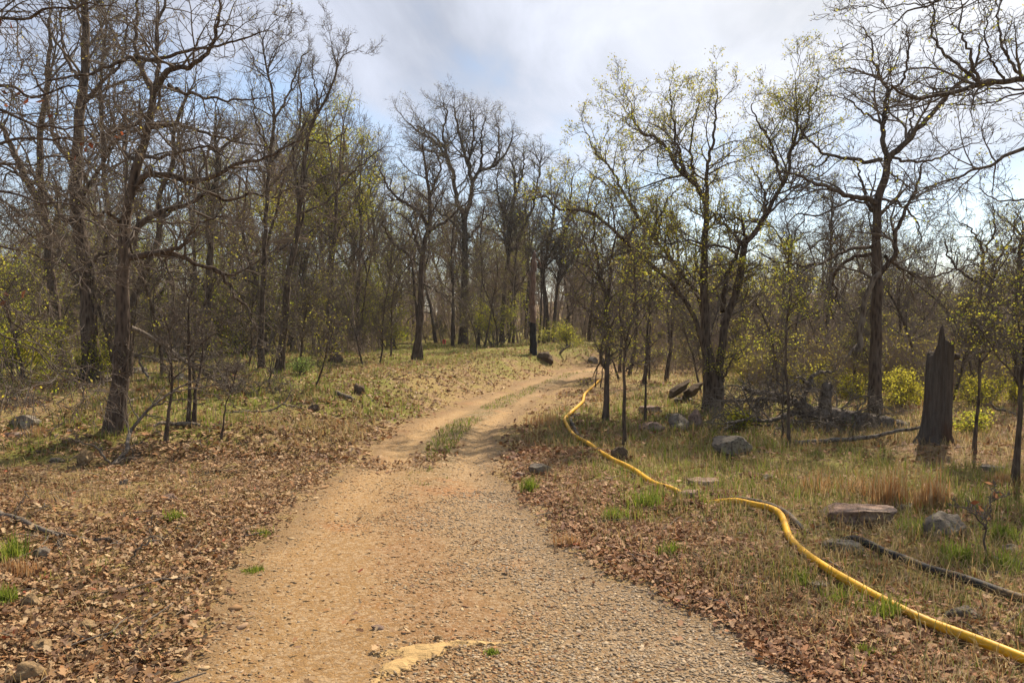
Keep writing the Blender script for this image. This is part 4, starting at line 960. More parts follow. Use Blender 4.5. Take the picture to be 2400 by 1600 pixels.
# saplings right of the road bend
YL = (.09, 3, .028, .03, LIME + OLIVE)
oak('sapling', 'straight sapling beside the far end of the yellow hose', 'tree', [([(1420, 992), (1422, 900), (1427, 790), (1421, 703), (1417, 680)], 15, 9)], [([(1419, 690), (1406, 655), (1404, 610), (1390, 540), (1400, 470)], 7, 3), ([(1424, 705), (1430, 655), (1432, 611), (1442, 560), (1436, 480)], 7, 3), ([(1425, 770), (1380, 730), (1350, 700)], 4, 2)], auto=4, seed=43, leaf=YL, topt=.35)
oak('sapling', 'thin dark sapling standing in front of the rock heap', 'tree', [([(1462, 1046), (1464, 940), (1464, 861), (1470, 800), (1479, 751), (1489, 703), (1486, 640)], 10, 4)], [([(1467, 870), (1490, 850), (1520, 845)], 4, 2)], auto=5, seed=44, leaf=YL)
oak('sapling', 'sapling leaning into the straight one by the yellow hose', 'tree', [([(1450, 892), (1442, 860), (1430, 832), (1422, 815)], 7, 3)], seed=45, leaf=YL, dens=.6)
oak('sapling', 'thin double stick by the end of the yellow hose', 'tree', [([(1395, 908), (1398, 870), (1406, 845), (1414, 800)], 4, 2), ([(1408, 906), (1412, 868), (1418, 850), (1420, 800)], 4, 2)], seed=46, leaf=None, dens=.6, flare=.15)
oak('sapling', 'forked young tree with a lean between the road bend and the rock heap', 'tree', [([(1453, 876), (1456, 800), (1462, 720), (1458, 640), (1470, 560)], 9, 4)], auto=6, seed=47, depth=23, leaf=YL)
oak('sapling', 'young tree with a slanting base behind the thin dark sapling', 'tree', [([(1474, 878), (1489, 802), (1494, 713), (1497, 650), (1510, 580), (1505, 500)], 9, 4)], auto=7, seed=48, depth=22, leaf=YL)
oak('broken_tree', 'broken topped thin trunk left of the upturned roots', 'tree', [([(1511, 900), (1515, 850), (1518, 800), (1516, 785)], 11, 9)], seed=49, leaf=None, dens=.3)
oak('sapling', 'thin straight pole touching the broken topped trunk', 'tree', [([(1522, 896), (1523, 800), (1523, 687), (1526, 600), (1520, 520)], 6, 3)], auto=6, seed=50, leaf=YL, wid=.7)
oak('oak_tree', 'dark charred looking trunk leaning right behind the upturned roots', 'tree', [([(1560, 890), (1571, 828), (1576, 754), (1580, 700), (1590, 620), (1585, 540)], 13, 5)], auto=6, seed=51, depth=20, leaf=YL)
oak('sapling', 'slim sapling rising out of the rock heap', 'tree', [([(1513, 988), (1512, 916), (1515, 803), (1526, 700), (1522, 640)], 6, 2.5)], auto=5, seed=52, leaf=YL, wid=.6)
# the clump with many stems
oak('clump_oak', 'clump oak with several dark stems fanning out, right of the road', 'tree',
    [([(1672, 960), (1668, 890), (1658, 800), (1651, 725), (1649, 659), (1650, 595), (1655, 531), (1655, 468)], 30, 14),
     ([(1683, 990), (1686, 861), (1697, 776), (1713, 721), (1729, 667), (1738, 610), (1749, 565)], 24, 17, .3, 1),
     ([(1655, 955), (1655, 890), (1650, 830), (1639, 783), (1624, 737), (1577, 667), (1530, 624), (1484, 582), (1434, 536), (1400, 508)], 16, 8, -.6, 1),
     ([(1662, 950), (1655, 840), (1648, 740), (1639, 698), (1600, 647), (1579, 612), (1536, 561), (1494, 510), (1460, 451)], 16, 7, .8, 1)],
    [([(1655, 475), (1630, 434), (1600, 408), (1549, 332), (1515, 315), (1489, 289), (1480, 240)], 13, 3, .4), ([(1655, 470), (1658, 408), (1664, 361), (1672, 319), (1676, 270), (1681, 215)], 10, 3, -.4), ([(1610, 415), (1590, 340), (1575, 270), (1570, 205)], 8, 2.5, .2),
     ([(1640, 440), (1620, 380), (1625, 300), (1640, 230)], 7, 2.5, .8), ([(1749, 565), (1770, 548), (1795, 510), (1808, 476), (1834, 434), (1851, 404), (1851, 361), (1868, 298), (1863, 204)], 13, 3, .2),
     ([(1834, 434), (1815, 360), (1800, 319), (1775, 280), (1761, 245)], 8, 2.5, -.6), ([(1858, 350), (1890, 290), (1900, 230), (1930, 195)], 6, 2, .3), ([(1749, 565), (1742, 535), (1736, 514), (1698, 512), (1670, 500)], 8, 3, -.5), ([(1742, 570), (1715, 544), (1681, 514), (1650, 470)], 9, 3, .5),
     ([(1727, 591), (1698, 580), (1655, 576), (1613, 565), (1560, 575)], 7, 3, -.9), ([(1694, 730), (1701, 659), (1725, 597), (1740, 560)], 12, 8, .5, .3), ([(1795, 510), (1790, 440), (1760, 390)], 7, 2.5, .6),
     ([(1400, 508), (1358, 493), (1306, 486), (1275, 462), (1230, 470)], 7, 2.5, -.8, -.6), ([(1460, 451), (1434, 395), (1400, 361), (1375, 307)], 7, 2.5, .9, .8), ([(1460, 451), (1417, 429), (1380, 400)], 5, 2, .9, .8), ([(1494, 510), (1470, 430), (1465, 370)], 6, 2, .9, .6),
     ([(1536, 561), (1560, 480), (1590, 440)], 6, 2.5, 1.2, .5), ([(1484, 582), (1430, 600), (1390, 590)], 5, 2, -.9, -.5), ([(1690, 900), (1710, 850), (1735, 838)], 5, 3, -.3), ([(1700, 840), (1730, 828), (1745, 815)], 4, 2, .2)],
    seed=53, leaf=(.34, 4, .036, .04, LIME + OLIVE), dens=1.05, gn=1.1, up=.07, hm=6.5)
oak('oak_tree', 'tall dark oak with long drooping limbs at the right', 'tree',
    [([(2051, 972), (2052, 900), (2054, 799), (2056, 700), (2056, 633), (2055, 531), (2059, 468), (2076, 404), (2080, 372)], 33, 18)],
    [([(2080, 375), (2068, 336), (2072, 289), (2076, 238), (2085, 213), (2063, 187), (2054, 150), (2042, 106), (2030, 70)], 13, 3, .4), ([(2085, 213), (2110, 190), (2123, 170), (2130, 110), (2120, 60)], 7, 2.5, -.4),
     ([(2082, 375), (2097, 357), (2131, 323), (2178, 272), (2199, 247), (2233, 208), (2284, 161), (2300, 100)], 16, 4, -.5), ([(2072, 290), (2085, 240), (2076, 238)], 6, 4, .2), ([(2068, 376), (2025, 378), (1987, 370), (1936, 361), (1905, 335), (1889, 323), (1870, 290)], 10, 3, .5),
     ([(1945, 363), (1923, 386), (1889, 391), (1855, 397)], 5, 2, .6, .4), ([(2055, 478), (2029, 463), (1987, 459), (1944, 438), (1906, 425), (1859, 408), (1830, 400)], 14, 4, -.6), ([(2055, 500), (2030, 475), (2025, 446), (2016, 400), (2000, 370)], 9, 3, .4),
     ([(2050, 490), (1999, 468), (1953, 489), (1906, 506), (1876, 497), (1850, 520)], 6, 2.5, -.9), ([(2090, 368), (2131, 378), (2178, 376), (2208, 366), (2246, 349), (2290, 335)], 7, 2.5, .5), ([(2060, 645), (2080, 622), (2097, 595), (2101, 544), (2123, 489), (2140, 460), (2152, 425), (2165, 383)], 14, 4, -.3),
     ([(2062, 463), (2097, 472), (2120, 486), (2150, 520), (2160, 560)], 7, 3, .6), ([(2050, 575), (1995, 582), (1953, 604), (1910, 619), (1863, 621), (1817, 612), (1780, 590)], 9, 3, -.7), ([(2050, 594), (1999, 604), (1970, 625), (1950, 656), (1961, 683), (1946, 716), (1952, 750)], 10, 3, .8),
     ([(2075, 600), (2119, 629), (2148, 650), (2200, 645), (2280, 620)], 8, 3, .6), ([(2080, 400), (2120, 430), (2150, 470)], 5, 2, -.8), ([(2074, 300), (2020, 260), (1985, 230), (1950, 225)], 6, 2, .7), ([(2060, 187), (2000, 160), (1960, 165)], 5, 2, -.3), ([(2131, 323), (2140, 260), (2130, 220)], 6, 2, .8)],
    seed=54, leaf=(.10, 2, .022, .02, BUDS + LIME), dens=.85, gn=1.0, up=.0, hm=7)
dead_branch('hanging_limb', 'broken grey limb hanging from the tall dark oak to the ground', [(2008, 822), (2015, 800), (2019, 757), (2024, 720), (2031, 695), (2044, 662), (2062, 638)], 15, 11, 55, [([(2012, 808), (1998, 820), (1990, 832)], 9, 5), ([(2026, 715), (2008, 722), (1990, 730)], 4, 2)], .2, M_DEADWOOD, 2.2, 12.9)
# other trees and saplings at the right
oak('oak_tree', 'spreading oak with a fan shaped crown between the clump and the tall dark oak', 'tree', [([(1832, 834), (1835, 750), (1838, 674), (1850, 630)], 11, 7)], [([(1850, 632), (1830, 560), (1800, 520), (1780, 470)], 5, 2), ([(1850, 632), (1860, 560), (1890, 500), (1910, 460)], 5, 2), ([(1850, 632), (1850, 560), (1840, 490)], 5, 2), ([(1852, 628), (1900, 580), (1950, 550)], 4, 2), ([(1840, 670), (1800, 630), (1760, 620)], 4, 2)], seed=56, depth=27, leaf=BUDLEAF, tw=1.2)
oak('oak_tree', 'straight grey oak seen just left of the tall dark oak', 'tree', [([(1936, 850), (1938, 770), (1945, 700), (1947, 600), (1948, 553), (1950, 470)], 13, 5)], auto=9, seed=57, depth=24, leaf=BUDLEAF, up=.07)
oak('oak_tree', 'spreading crooked oak behind the broken stump', 'tree', [([(2287, 896), (2290, 800), (2297, 700), (2300, 655), (2306, 595)], 17, 9)], [([(2298, 665), (2255, 640), (2225, 600), (2215, 560)], 7, 3), ([(2300, 655), (2330, 620), (2370, 560), (2385, 500)], 7, 3), ([(2306, 595), (2280, 540), (2250, 520)], 6, 2.5), ([(2306, 600), (2330, 540), (2330, 480)], 6, 2.5), ([(2296, 700), (2350, 690), (2420, 660)], 6, 2.5)], seed=58, depth=19, leaf=(.14, 3, .03, .03, LIME + BUDS), gn=1.2)
oak('sapling', 'thin sapling standing right of the broken stump', 'tree', [([(2283, 1062), (2290, 960), (2293, 881), (2300, 800), (2316, 720), (2325, 660)], 9, 3)], auto=6, seed=59, leaf=YL)
oak('sapling', 'dark leaning sapling trunk at the right edge of the grass', 'tree', [([(2381, 1132), (2388, 964), (2396, 880), (2402, 800), (2398, 700)], 15, 6)], auto=5, seed=60, leaf=YL)
oak('oak_tree', 'dark oak trunk at the right edge behind the leaning sapling', 'tree', [([(2384, 954), (2384, 819), (2380, 760), (2386, 650), (2395, 560)], 19, 10)], auto=6, seed=61, depth=15.5, leaf=SPRING)
oak('sapling', 'tall thin sapling in front of the fallen tree', 'tree', [([(1849, 1048), (1846, 940), (1842, 840), (1846, 740), (1852, 660), (1846, 600)], 9, 3)], auto=5, seed=62, leaf=(.3, 2, .025, .03, LIME), wid=.6)
oak('sapling', 'thin brown stick close beside the tall sapling at the fallen tree', 'tree', [([(1832, 1038), (1834, 960), (1838, 880)], 4, 2)], auto=3, seed=63, leaf=None, wid=.5)
oak('sapling', 'thin pole beyond the fallen tree with yellow green shrubs behind', 'tree', [([(1862, 880), (1866, 780), (1872, 690), (1868, 620)], 6, 3)], auto=6, seed=64, depth=20, leaf=YL)
oak('broken_tree', 'short black broken trunk among shrubs left of the tall dark oak', 'tree', [([(1915, 846), (1918, 800), (1920, 770)], 9, 7)], seed=65, depth=25, leaf=None, dens=.2)
oak('sapling', 'young twin tree just behind the two thin left saplings', 'tree', [([(442, 998), (443, 930), (444, 870), (440, 790), (446, 700)], 11, 4), ([(454, 985), (457, 930), (463, 883), (476, 830), (474, 760)], 9, 3, .15, 1)], auto=4, seed=66, leaf=None)
oak('sapling', 'thin brown sapling right of the dead leaning limb', 'tree', [([(388, 1038), (392, 980), (400, 925), (404, 850), (398, 780)], 9, 3)], auto=4, seed=67, leaf=None, wid=.6)
oak('sapling', 'slim dark sapling leaning right on the left leaf bank', 'tree', [([(516, 1033), (527, 959), (538, 925), (550, 880)], 5, 2)], auto=3, seed=68, leaf=None, wid=.6)
oak('sapling', 'slender pale stem standing right against the big dark oak', 'tree', [([(276, 1020), (279, 960), (286, 900), (292, 850)], 4.5, 1.6)], auto=3, seed=69, leaf=None, wid=.6)
oak('sapling', 'tiny pale stem standing alone on the grass below the slender trunks', 'tree', [([(631, 912), (632, 880), (634, 860), (638, 845)], 5, 2)], auto=2, seed=70, leaf=None, wid=.6)
oak('bare_sapling', 'small bare sapling with a few rust red leaves near the black hose', 'sapling', [([(2312, 1318), (2310, 1270), (2304, 1235), (2290, 1215), (2270, 1195), (2250, 1185)], 6, 2)], [([(2305, 1238), (2318, 1215), (2322, 1185), (2330, 1170)], 3.5, 1.5, .1)], seed=71, leaf=(.03, 1, .05, .02, [(.22, .075, .03), (.2, .1, .05)]), dens=.8, hm=.9, flare=.2)

# the tree just outside the frame at the left, reaching in with its lower boughs
def off_left():
    rng = np.random.default_rng(90); d0 = 6.0; m = d0 / FPX
    bx = pt(-420, 1200, d0); b = np.array([bx[0], d0, float(H(bx[0], d0))])
    t = root('overhanging_oak', b, 'oak at the left whose fine bare twigs and few rust leaves hang into view', 'tree')
    q, rr, geo = trunk_geo([b, b + (0, 0, 1.2), b + (.05, .1, 2.6), b + (-.1, .2, 4.6), b + (.1, .3, 7)], [.19, .16, .14, .10, .06], rng, 14)
    mkmesh('trunk', geo[0] - b, geo[1], M_BARK, t, smooth=True)
    LP, LR = [], []
    for pts, w0, w1, dz0, dz in (
        ([(-400, 330), (-200, 240), (-60, 200), (0, 205), (80, 225), (150, 205), (215, 210)], 16, 3, .2, .4), ([(-405, 300), (-200, 150), (-60, 60), (60, 40), (160, 20), (250, 5)], 16, 3, .2, -.3),
        ([(-400, 420), (-200, 330), (-50, 260), (60, 285), (140, 300), (220, 290)], 14, 3, .1, -.5), ([(-400, 480), (-180, 400), (-50, 350), (60, 322), (150, 330), (240, 318), (330, 292)], 14, 2.5, 0, .5),
        ([(-400, 560), (-180, 480), (-60, 440), (20, 450), (90, 470), (170, 480), (240, 520)], 11, 2, 0, -.4), ([(-400, 640), (-200, 560), (-60, 560), (30, 585), (100, 605), (170, 632), (265, 640)], 9, 2, 0, .3),
        ([(-400, 700), (-200, 640), (-60, 650), (0, 698), (30, 748), (77, 798), (128, 840), (185, 904)], 9, 1.8, .2, .5), ([(-400, 700), (-200, 660), (-80, 700), (0, 790), (50, 810), (110, 842), (150, 880), (200, 910)], 8, 1.6, .1, -.3),
        ([(-400, 720), (-200, 700), (-80, 760), (0, 850), (30, 890), (60, 930)], 7, 1.6, 0, .4), ([(-400, 260), (-200, 100), (-60, -20), (80, -60), (200, -80)], 14, 3, .2, .6), ([(-400, 520), (-180, 440), (-40, 390), (60, 385), (130, 370), (210, 385), (280, 420)], 10, 2, .2, .9)):
        l = resample(px_line(pts, d0, dz0, dz), 40, .02, rng); l[0] = q[np.argmin(np.abs(q[:, 2] - l[0, 2]))]; r = np.linspace(w0, w1, 40) * m / 2
        v, f = tubes(l[None], r[None], 8); mkmesh('limb', v - b, f, M_BARK, t, smooth=True); LP.append(l[14:]); LR.append(r[14:])
    LP = np.array(LP); LR = np.array(LR)
    geo, lf, _ = crown_of(LP, LR, 4.4, rng, .9, .9, -.015, (.03, 2, .022, .02, BUDS + OLIVE), .9, .1)
    cr = mkmesh('crown', geo[0] - b, geo[1], M_TWIG, t)
    lo = lf[0].reshape(-1, 4, 3)
    low = (LP[:, :, 2] < 1.9)
    gl = leaf_cloud(LP[low][rng.integers(0, low.sum(), 110)] + rng.normal(0, .16, (110, 3)), 2, .024, .05, LIME, rng)
    ru = leaf_cloud(np.array([pt(x, y, d0) for x, y in ((108, 248), (8, 38), (203, 335), (280, 312), (55, 212), (200, 350), (6, 228), (12, 690), (55, 683))]), 3, .06, .035, RUST, rng, -.8)
    L_ = [lf, gl, ru]; off = np.cumsum([0] + [len(a[0]) for a in L_[:-1]])
    mkmesh('leaves', np.vstack([a[0] for a in L_]) - b, np.vstack([a[1] + o for a, o in zip(L_, off)]), M_LEAF, cr, np.vstack([a[2] for a in L_]))
off_left()
def off_right():
    rng = np.random.default_rng(91); d0 = 9.5; m = d0 / FPX
    bx = pt(2620, 1100, d0); b = np.array([bx[0], d0, float(H(bx[0], d0))])
    t = root('overhanging_oak', b, 'oak at the right whose long curved boughs reach in from the upper right edge', 'tree')
    q, rr, geo = trunk_geo([b, b + (0, 0, 1.6), b + (.1, .1, 3.2), b + (-.1, .2, 4.8), b + (.1, .3, 7)], [.2, .17, .15, .10, .06], rng, 14)
    mkmesh('trunk', geo[0] - b, geo[1], M_BARK, t, smooth=True)
    LP, LR = [], []
    for pts, w0, w1, dz0, dz in (
        ([(2620, 260), (2500, 205), (2400, 187), (2352, 189), (2293, 200), (2233, 217), (2178, 227), (2131, 230), (2102, 213), (2090, 205)], 20, 5, 0, -.6), ([(2305, 196), (2284, 166), (2267, 106), (2250, 60), (2255, 0)], 8, 2.5, -.4, -.5),
        ([(2300, 192), (2220, 130), (2195, 102), (2185, 40), (2192, -20)], 8, 2.5, -.4, 0), ([(2620, 280), (2500, 210), (2400, 205), (2340, 206), (2280, 222), (2230, 225)], 9, 3, 0, .2), ([(2620, 360), (2480, 340), (2400, 349), (2357, 366), (2306, 395), (2267, 408), (2208, 425), (2165, 442)], 14, 3, 0, -.5),
        ([(2620, 280), (2480, 220), (2386, 217), (2335, 238), (2280, 243), (2220, 242)], 8, 2.5, .1, .7), ([(2620, 120), (2400, -60), (2260, -30), (2208, 0), (2131, 25), (2097, 51)], 14, 3, .1, -.4), ([(2330, -20), (2180, 5), (2100, 14), (2020, 16)], 5, 2, 0, .3),
        ([(2400, 190), (2360, 130), (2340, 60), (2350, -20)], 8, 3, .1, .3), ([(2620, 520), (2480, 470), (2400, 470), (2340, 470), (2300, 440)], 9, 2.5, .2, .6), ([(2352, 190), (2330, 150), (2310, 90), (2320, 30)], 6, 2.5, 0, -.6)):
        l = resample(px_line(pts, d0, dz0, dz), 40, .02, rng)
        if pts[0][0] > 2600: l[0] = q[np.argmin(np.abs(q[:, 2] - l[0, 2]))]
        r = np.linspace(w0, w1, 40) * m / 2
        v, f = tubes(l[None], r[None], 8); mkmesh('limb', v - b, f, M_BARK, t, smooth=True); LP.append(l[8:]); LR.append(r[8:])
    geo, lf, _ = crown_of(np.array(LP), np.array(LR), 5.6, rng, .85, 1, .02, (.16, 2, .03, .02, LIME + BUDS), 1.0, .1)
    cr = mkmesh('crown', geo[0] - b, geo[1], M_TWIG, t); mkmesh('leaves', lf[0] - b, lf[1], M_LEAF, cr, lf[2])
off_right()

# ------------------------------------------------------------------ shrubs, tall orange grass, markers
def shrub(px, py, w, h, label, seed, leafy=1.0, cols=LIME, size=.05, group=None, name='shrub', depth=None):
    rng = np.random.default_rng(seed); b = gp(px * D, py * D)
    if depth: q = pt(px * D, py * D, depth); b = np.array([q[0], depth, float(H(q[0], depth))])
    m = b[1] / FPX * D; w *= m; h *= m
    n = 12; st = b + rng.normal(0, 1, (n, 3)) * np.array([w * .10, w * .10, 0]); st[:, 2] = H(st[:, 0], st[:, 1]) - .02
    d = unit(rng.normal(0, 1, (n, 3)) * np.array([w / h, w / h, 0]) + np.array([0, 0, 1.1])); P = grow(st, d, np.full(n, h * .9) * rng.uniform(.35, 1.05, n), 12, .10, .02, rng); R = taper(np.full(n, .006 + h * .006), 12, .35)
    geo, lf, _ = crown_of(P, R, h * 2.2, rng, .42 if name == 'leafing_sapling' else .85, 1.0, .04, ((.9 if name == 'leafing_sapling' else .26) * leafy, 5 if name == 'leafing_sapling' else 3, size * .75, .06 + .02 * h, cols) if leafy else None, 1, .25)
    t = root(name, b, label, 'shrub', group); v, f = tubes(P, R, 5)
    mkmesh('stems', v - b, f, M_TWIG, t); cr = mkmesh('crown', geo[0] - b, geo[1], M_TWIG, t)
    if lf is not None: mkmesh('leaves', lf[0] - b, lf[1], M_LEAF, cr, lf[2])
    return t
GOLD = [(.42, .36, .03), (.46, .42, .05), (.36, .34, .035), (.34, .27, .04)]
for a in ((2068, 930, 84, 80, 'brightest yellow green bush, between the tall dark oak and the broken stump', 101, 1.0, GOLD), (1885, 905, 70, 80, 'yellow green bush right behind the upright stub of the fallen tree', 102, .9, GOLD),
          (1715, 880, 90, 90, 'broad olive yellow bush at the right foot of the clump oak', 103, .8, GOLD + OLIVE), (1800, 880, 110, 60, 'low olive yellow bush behind the fallen tree limbs', 104, .7, GOLD + OLIVE), (1965, 920, 80, 60, 'low yellow bush at the left of the tall dark oak', 105, .7, GOLD),
          (2110, 930, 46, 50, 'small yellow bush against the left side of the broken stump', 106, .8, GOLD), (2250, 930, 80, 80, 'yellow green bush between the broken stump and the right edge', 107, .8, GOLD), (2335, 930, 90, 80, 'yellow green bush at the right edge behind the leaning sapling', 108, .8, GOLD),
          (2010, 900, 40, 44, 'small yellow bush touching the tall dark oak on its right', 109, .8, GOLD), (1835, 865, 70, 40, 'thin yellow brush beyond the fallen tree', 110, .6, GOLD + OLIVE), (690, 862, 32, 44, 'fresh light green bush at the grass edge below the slender trunks', 111, .5, [(.20, .26, .06), (.26, .32, .09), (.16, .22, .05)]),
          (2215, 1000, 90, 60, 'leafy green brambles right of the broken stump', 112, .7, LIME), (1690, 985, 70, 46, 'green leafed brambles at the right of the clump oak base', 113, .8, LIME), (200, 880, 60, 110, 'green leafed shoots round the foot of the stout left oak', 114, .6, LIME), (1305, 800, 40, 70, 'pale green young bush beyond the road bend', 115, .9, LIME)):
    shrub(*a)
for a in ((885, 690, 130, 150, 'bright yellow green leafing sapling left of the twin stemmed oak', 121, .8), (830, 700, 90, 130, 'yellow green leafing sapling around the thin straight trunk', 122, .8), (40, 800, 130, 200, 'green leafing sapling low at the left edge', 123, .6), (30, 700, 150, 220, 'green leafing sapling behind the left edge trunk', 124, .5),
          (1140, 720, 70, 110, 'sparse yellow green sapling right of the round crowned oak', 125, .4), (420, 640, 170, 330, 'tall sparse yellow green tree behind the big dark oak', 126, .6), (560, 700, 110, 220, 'sparse green sapling left of the slender dark trunks', 127, .35), (2170, 700, 120, 110, 'olive leafing sapling beyond the tall dark oak', 128, .6), (2060, 740, 90, 120, 'pale green sapling far behind the tall dark oak', 129, .5)):
    px, py, w, h, lab, sd, lf = a
    yb = {121: 795, 122: 800, 123: 860, 124: 845, 125: 800, 126: 812, 127: 815, 128: 800, 129: 795}[sd]
    dd = {121: 29, 122: 29, 123: 15, 124: 19, 125: 30, 126: 24, 127: 25, 128: 34, 129: 36}[sd]
    q = pt(px * D, (py - h * .5) * D, dd); gz_ = float(H(q[0], dd)); hpx = (q[2] + h * .0 - gz_) / (dd / FPX * D)
    shrub(px, yb, w, hpx, lab, sd, lf, LIME, .07, None, 'leafing_sapling', dd)
def sedge(px, py, w, h, label, seed):
    rng = np.random.default_rng(seed); g = gp(px * D, py * D); m = g[1] / FPX * D; n = 300
    x = g[0] + np.clip(rng.normal(0, .4, n), -.75, .75) * w * m; y = g[1] + np.clip(rng.normal(0, .28, n), -.5, .5) * w * m; hh = h * m * rng.uniform(.35, 1.05, n) * rng.uniform(.5, 1, n)
    o = blades('tall_grass_clump', x, y, hh, np.abs(rng.normal(.22, .2, n)), pick(np.array([(.44, .22, .08), (.50, .31, .14), (.38, .19, .07), (.47, .34, .19)]), n, rng), .0032, rng)
    return tag(o, label, 'grass clump', 'orange dry grass clumps')
sedge(2048, 1162, 62, 135, 'tallest orange dry grass clump, behind the flat sandstone slab', 1); sedge(2138, 1165, 54, 118, 'orange dry grass clump right of the tallest one', 2); sedge(1880, 1130, 70, 70, 'wide low orange grass clump left of the flat sandstone slab', 3)
sedge(1975, 1128, 80, 56, 'faint orange grass clump between the wide low one and the tallest', 4); sedge(2010, 1302, 40, 26, 'small rust orange grass tuft beside the start of the black hose', 5); sedge(1255, 975, 60, 44, 'rust brown dry grass clump left of the yellow hose bend', 6)
sedge(1302, 1250, 40, 40, 'dry yellow grass clump at the gravel edge right of the road', 7); sedge(40, 1318, 60, 60, 'dry grass clump behind the pale stone at the left', 8); sedge(2310, 1108, 50, 40, 'dry tan grass clump near the right edge saplings', 9); sedge(86, 1000, 40, 36, 'dry reddish grass clump beside the lichen boulder at the left', 10)
def tuft(px, py, w, h, label, seed, n=190):
    rng = np.random.default_rng(seed); g = gp(px * D, py * D); m = g[1] / FPX * D
    x = g[0] + rng.normal(0, w * m * .28, n); y = g[1] + rng.normal(0, w * m * .28, n)
    o = blades('grass_tuft', x, y, h * m * rng.uniform(.6, 1.4, n), np.abs(rng.normal(.45, .3, n)), pick(GREENS * 1.15, n, rng), .0034, rng, 0.0, False); return tag(o, label, 'grass tuft', 'bright green grass tufts')
for a in ((2040, 1420, 60, 50, 'bright green grass tuft leaning over the yellow hose', 1), (1216, 1128, 34, 34, 'green grass tuft right of the road below the pale flat rock', 2), (1540, 1275, 46, 32, 'green grass tuft alone in the litter between road and yellow hose', 3), (1838, 1345, 50, 36, 'green grass tuft left of the flat grey stone by the hose', 4),
          (1410, 1195, 60, 36, 'green grass tuft in front of the green patch right of the road', 5), (1480, 1165, 70, 44, 'largest green grass tuft of the patch right of the road', 6), (1990, 1508, 40, 30, 'broad bladed green tuft near the bottom right gravel', 7), (2110, 1228, 70, 46, 'green grass tuft between the sandstone slab and the pointed rock', 8),
          (2200, 1290, 80, 50, 'green grass tuft in front of the pointed rock', 9), (2320, 1320, 80, 60, 'green grass tuft at the right edge above the black hose', 10), (2300, 1240, 60, 40, 'green grass tuft behind the small bare sapling', 11), (30, 1290, 60, 60, 'green grass tuft at the left edge by the pale stone', 12), (1920, 1385, 80, 36, 'wide green grass tuft below the yellow hose', 13), (400, 1195, 40, 24, 'small green grass tuft on the left leaf bank', 14),
          (12, 1390, 40, 44, 'green grass tuft at the left frame edge above the long ochre rock', 15), (600, 1230, 34, 18, 'small green tuft at the left edge of the road', 16), (585, 1310, 40, 12, 'flat green sprig lying on the left road edge', 17), (1130, 1500, 24, 14, 'tiny green sprig in the middle of the gravel', 18)):
    tuft(*a)
M_PINK = material('pink_ribbon', lambda k: k.surface((.80, .10, .16), .5, None, .3, .3)); M_WHITE = material('white_paint', lambda k: k.surface((.75, .75, .72), .6))
def flag(px, py, label, seed, big=1.0, depth=None):
    b = gp(px, py); dd = depth or b[1]; m = dd / FPX; rng = np.random.default_rng(seed)
    top = pt(px, py - 30 * big, dd); t = root('marker_ribbon', b, label, 'marker ribbon', 'pink marker ribbons in the wood')
    l = resample(np.array([[top[0], dd, b[2] - .05], [top[0] + .02, dd, (b[2] + top[2]) / 2], top]), 10, .01, rng); v, f = tubes(l[None], np.full((1, 10), .012), 5); mkmesh('stick', v - b, f, M_TWIG_GREY, t)
    for s in (-1, 1):
        q = resample(np.array([top, top + (s * 1.6 * m, -.02, 2.5 * m), top + (s * 2.6 * m, 0, 0), top + (s * 1.8 * m, .02, -10 * m * big)]), 10, .004, rng); w = 1.3 * m
        vs = np.concatenate([q + (w, 0, 0), q - (w, .012, 0), q - (w, -.012, .004)]); i = np.arange(9)
        mkmesh('ribbon', vs - b, [np.stack([i, i + 1, i + 11, i + 10], -1), np.stack([i + 10, i + 11, i + 21, i + 20], -1), np.stack([i + 20, i + 21, i + 1, i], -1)], M_PINK, t)
flag(1041, 822, 'pink ribbon on a stick left of the tall round crowned oak', 1, .8, 30); flag(838, 838, 'pink ribbon on a stick in front of the thin straight trunk', 2, .9, 27); flag(892, 800, 'small pink ribbon beside the thin trunk leaning left', 3, .9, 30); flag(516, 822, 'faint pink ribbon by the pale grey trunk', 4, .8, 26)
def stake():
    b = gp(1781, 815); m = b[1] / FPX; q = np.array([b + (0, 0, -.1), b + (0, 0, 14 * m)]); P = np.linspace(q[0], q[1], 5)
    v, f = tubes(P[None], np.full((1, 5), 1.6 * m), 8); o = mkmesh('white_stake', v - b, [f, np.arange(8)[None] + 32], M_WHITE, loc=b); tag(o, 'small white stake standing far off right of the clump oak', 'stake')
stake()

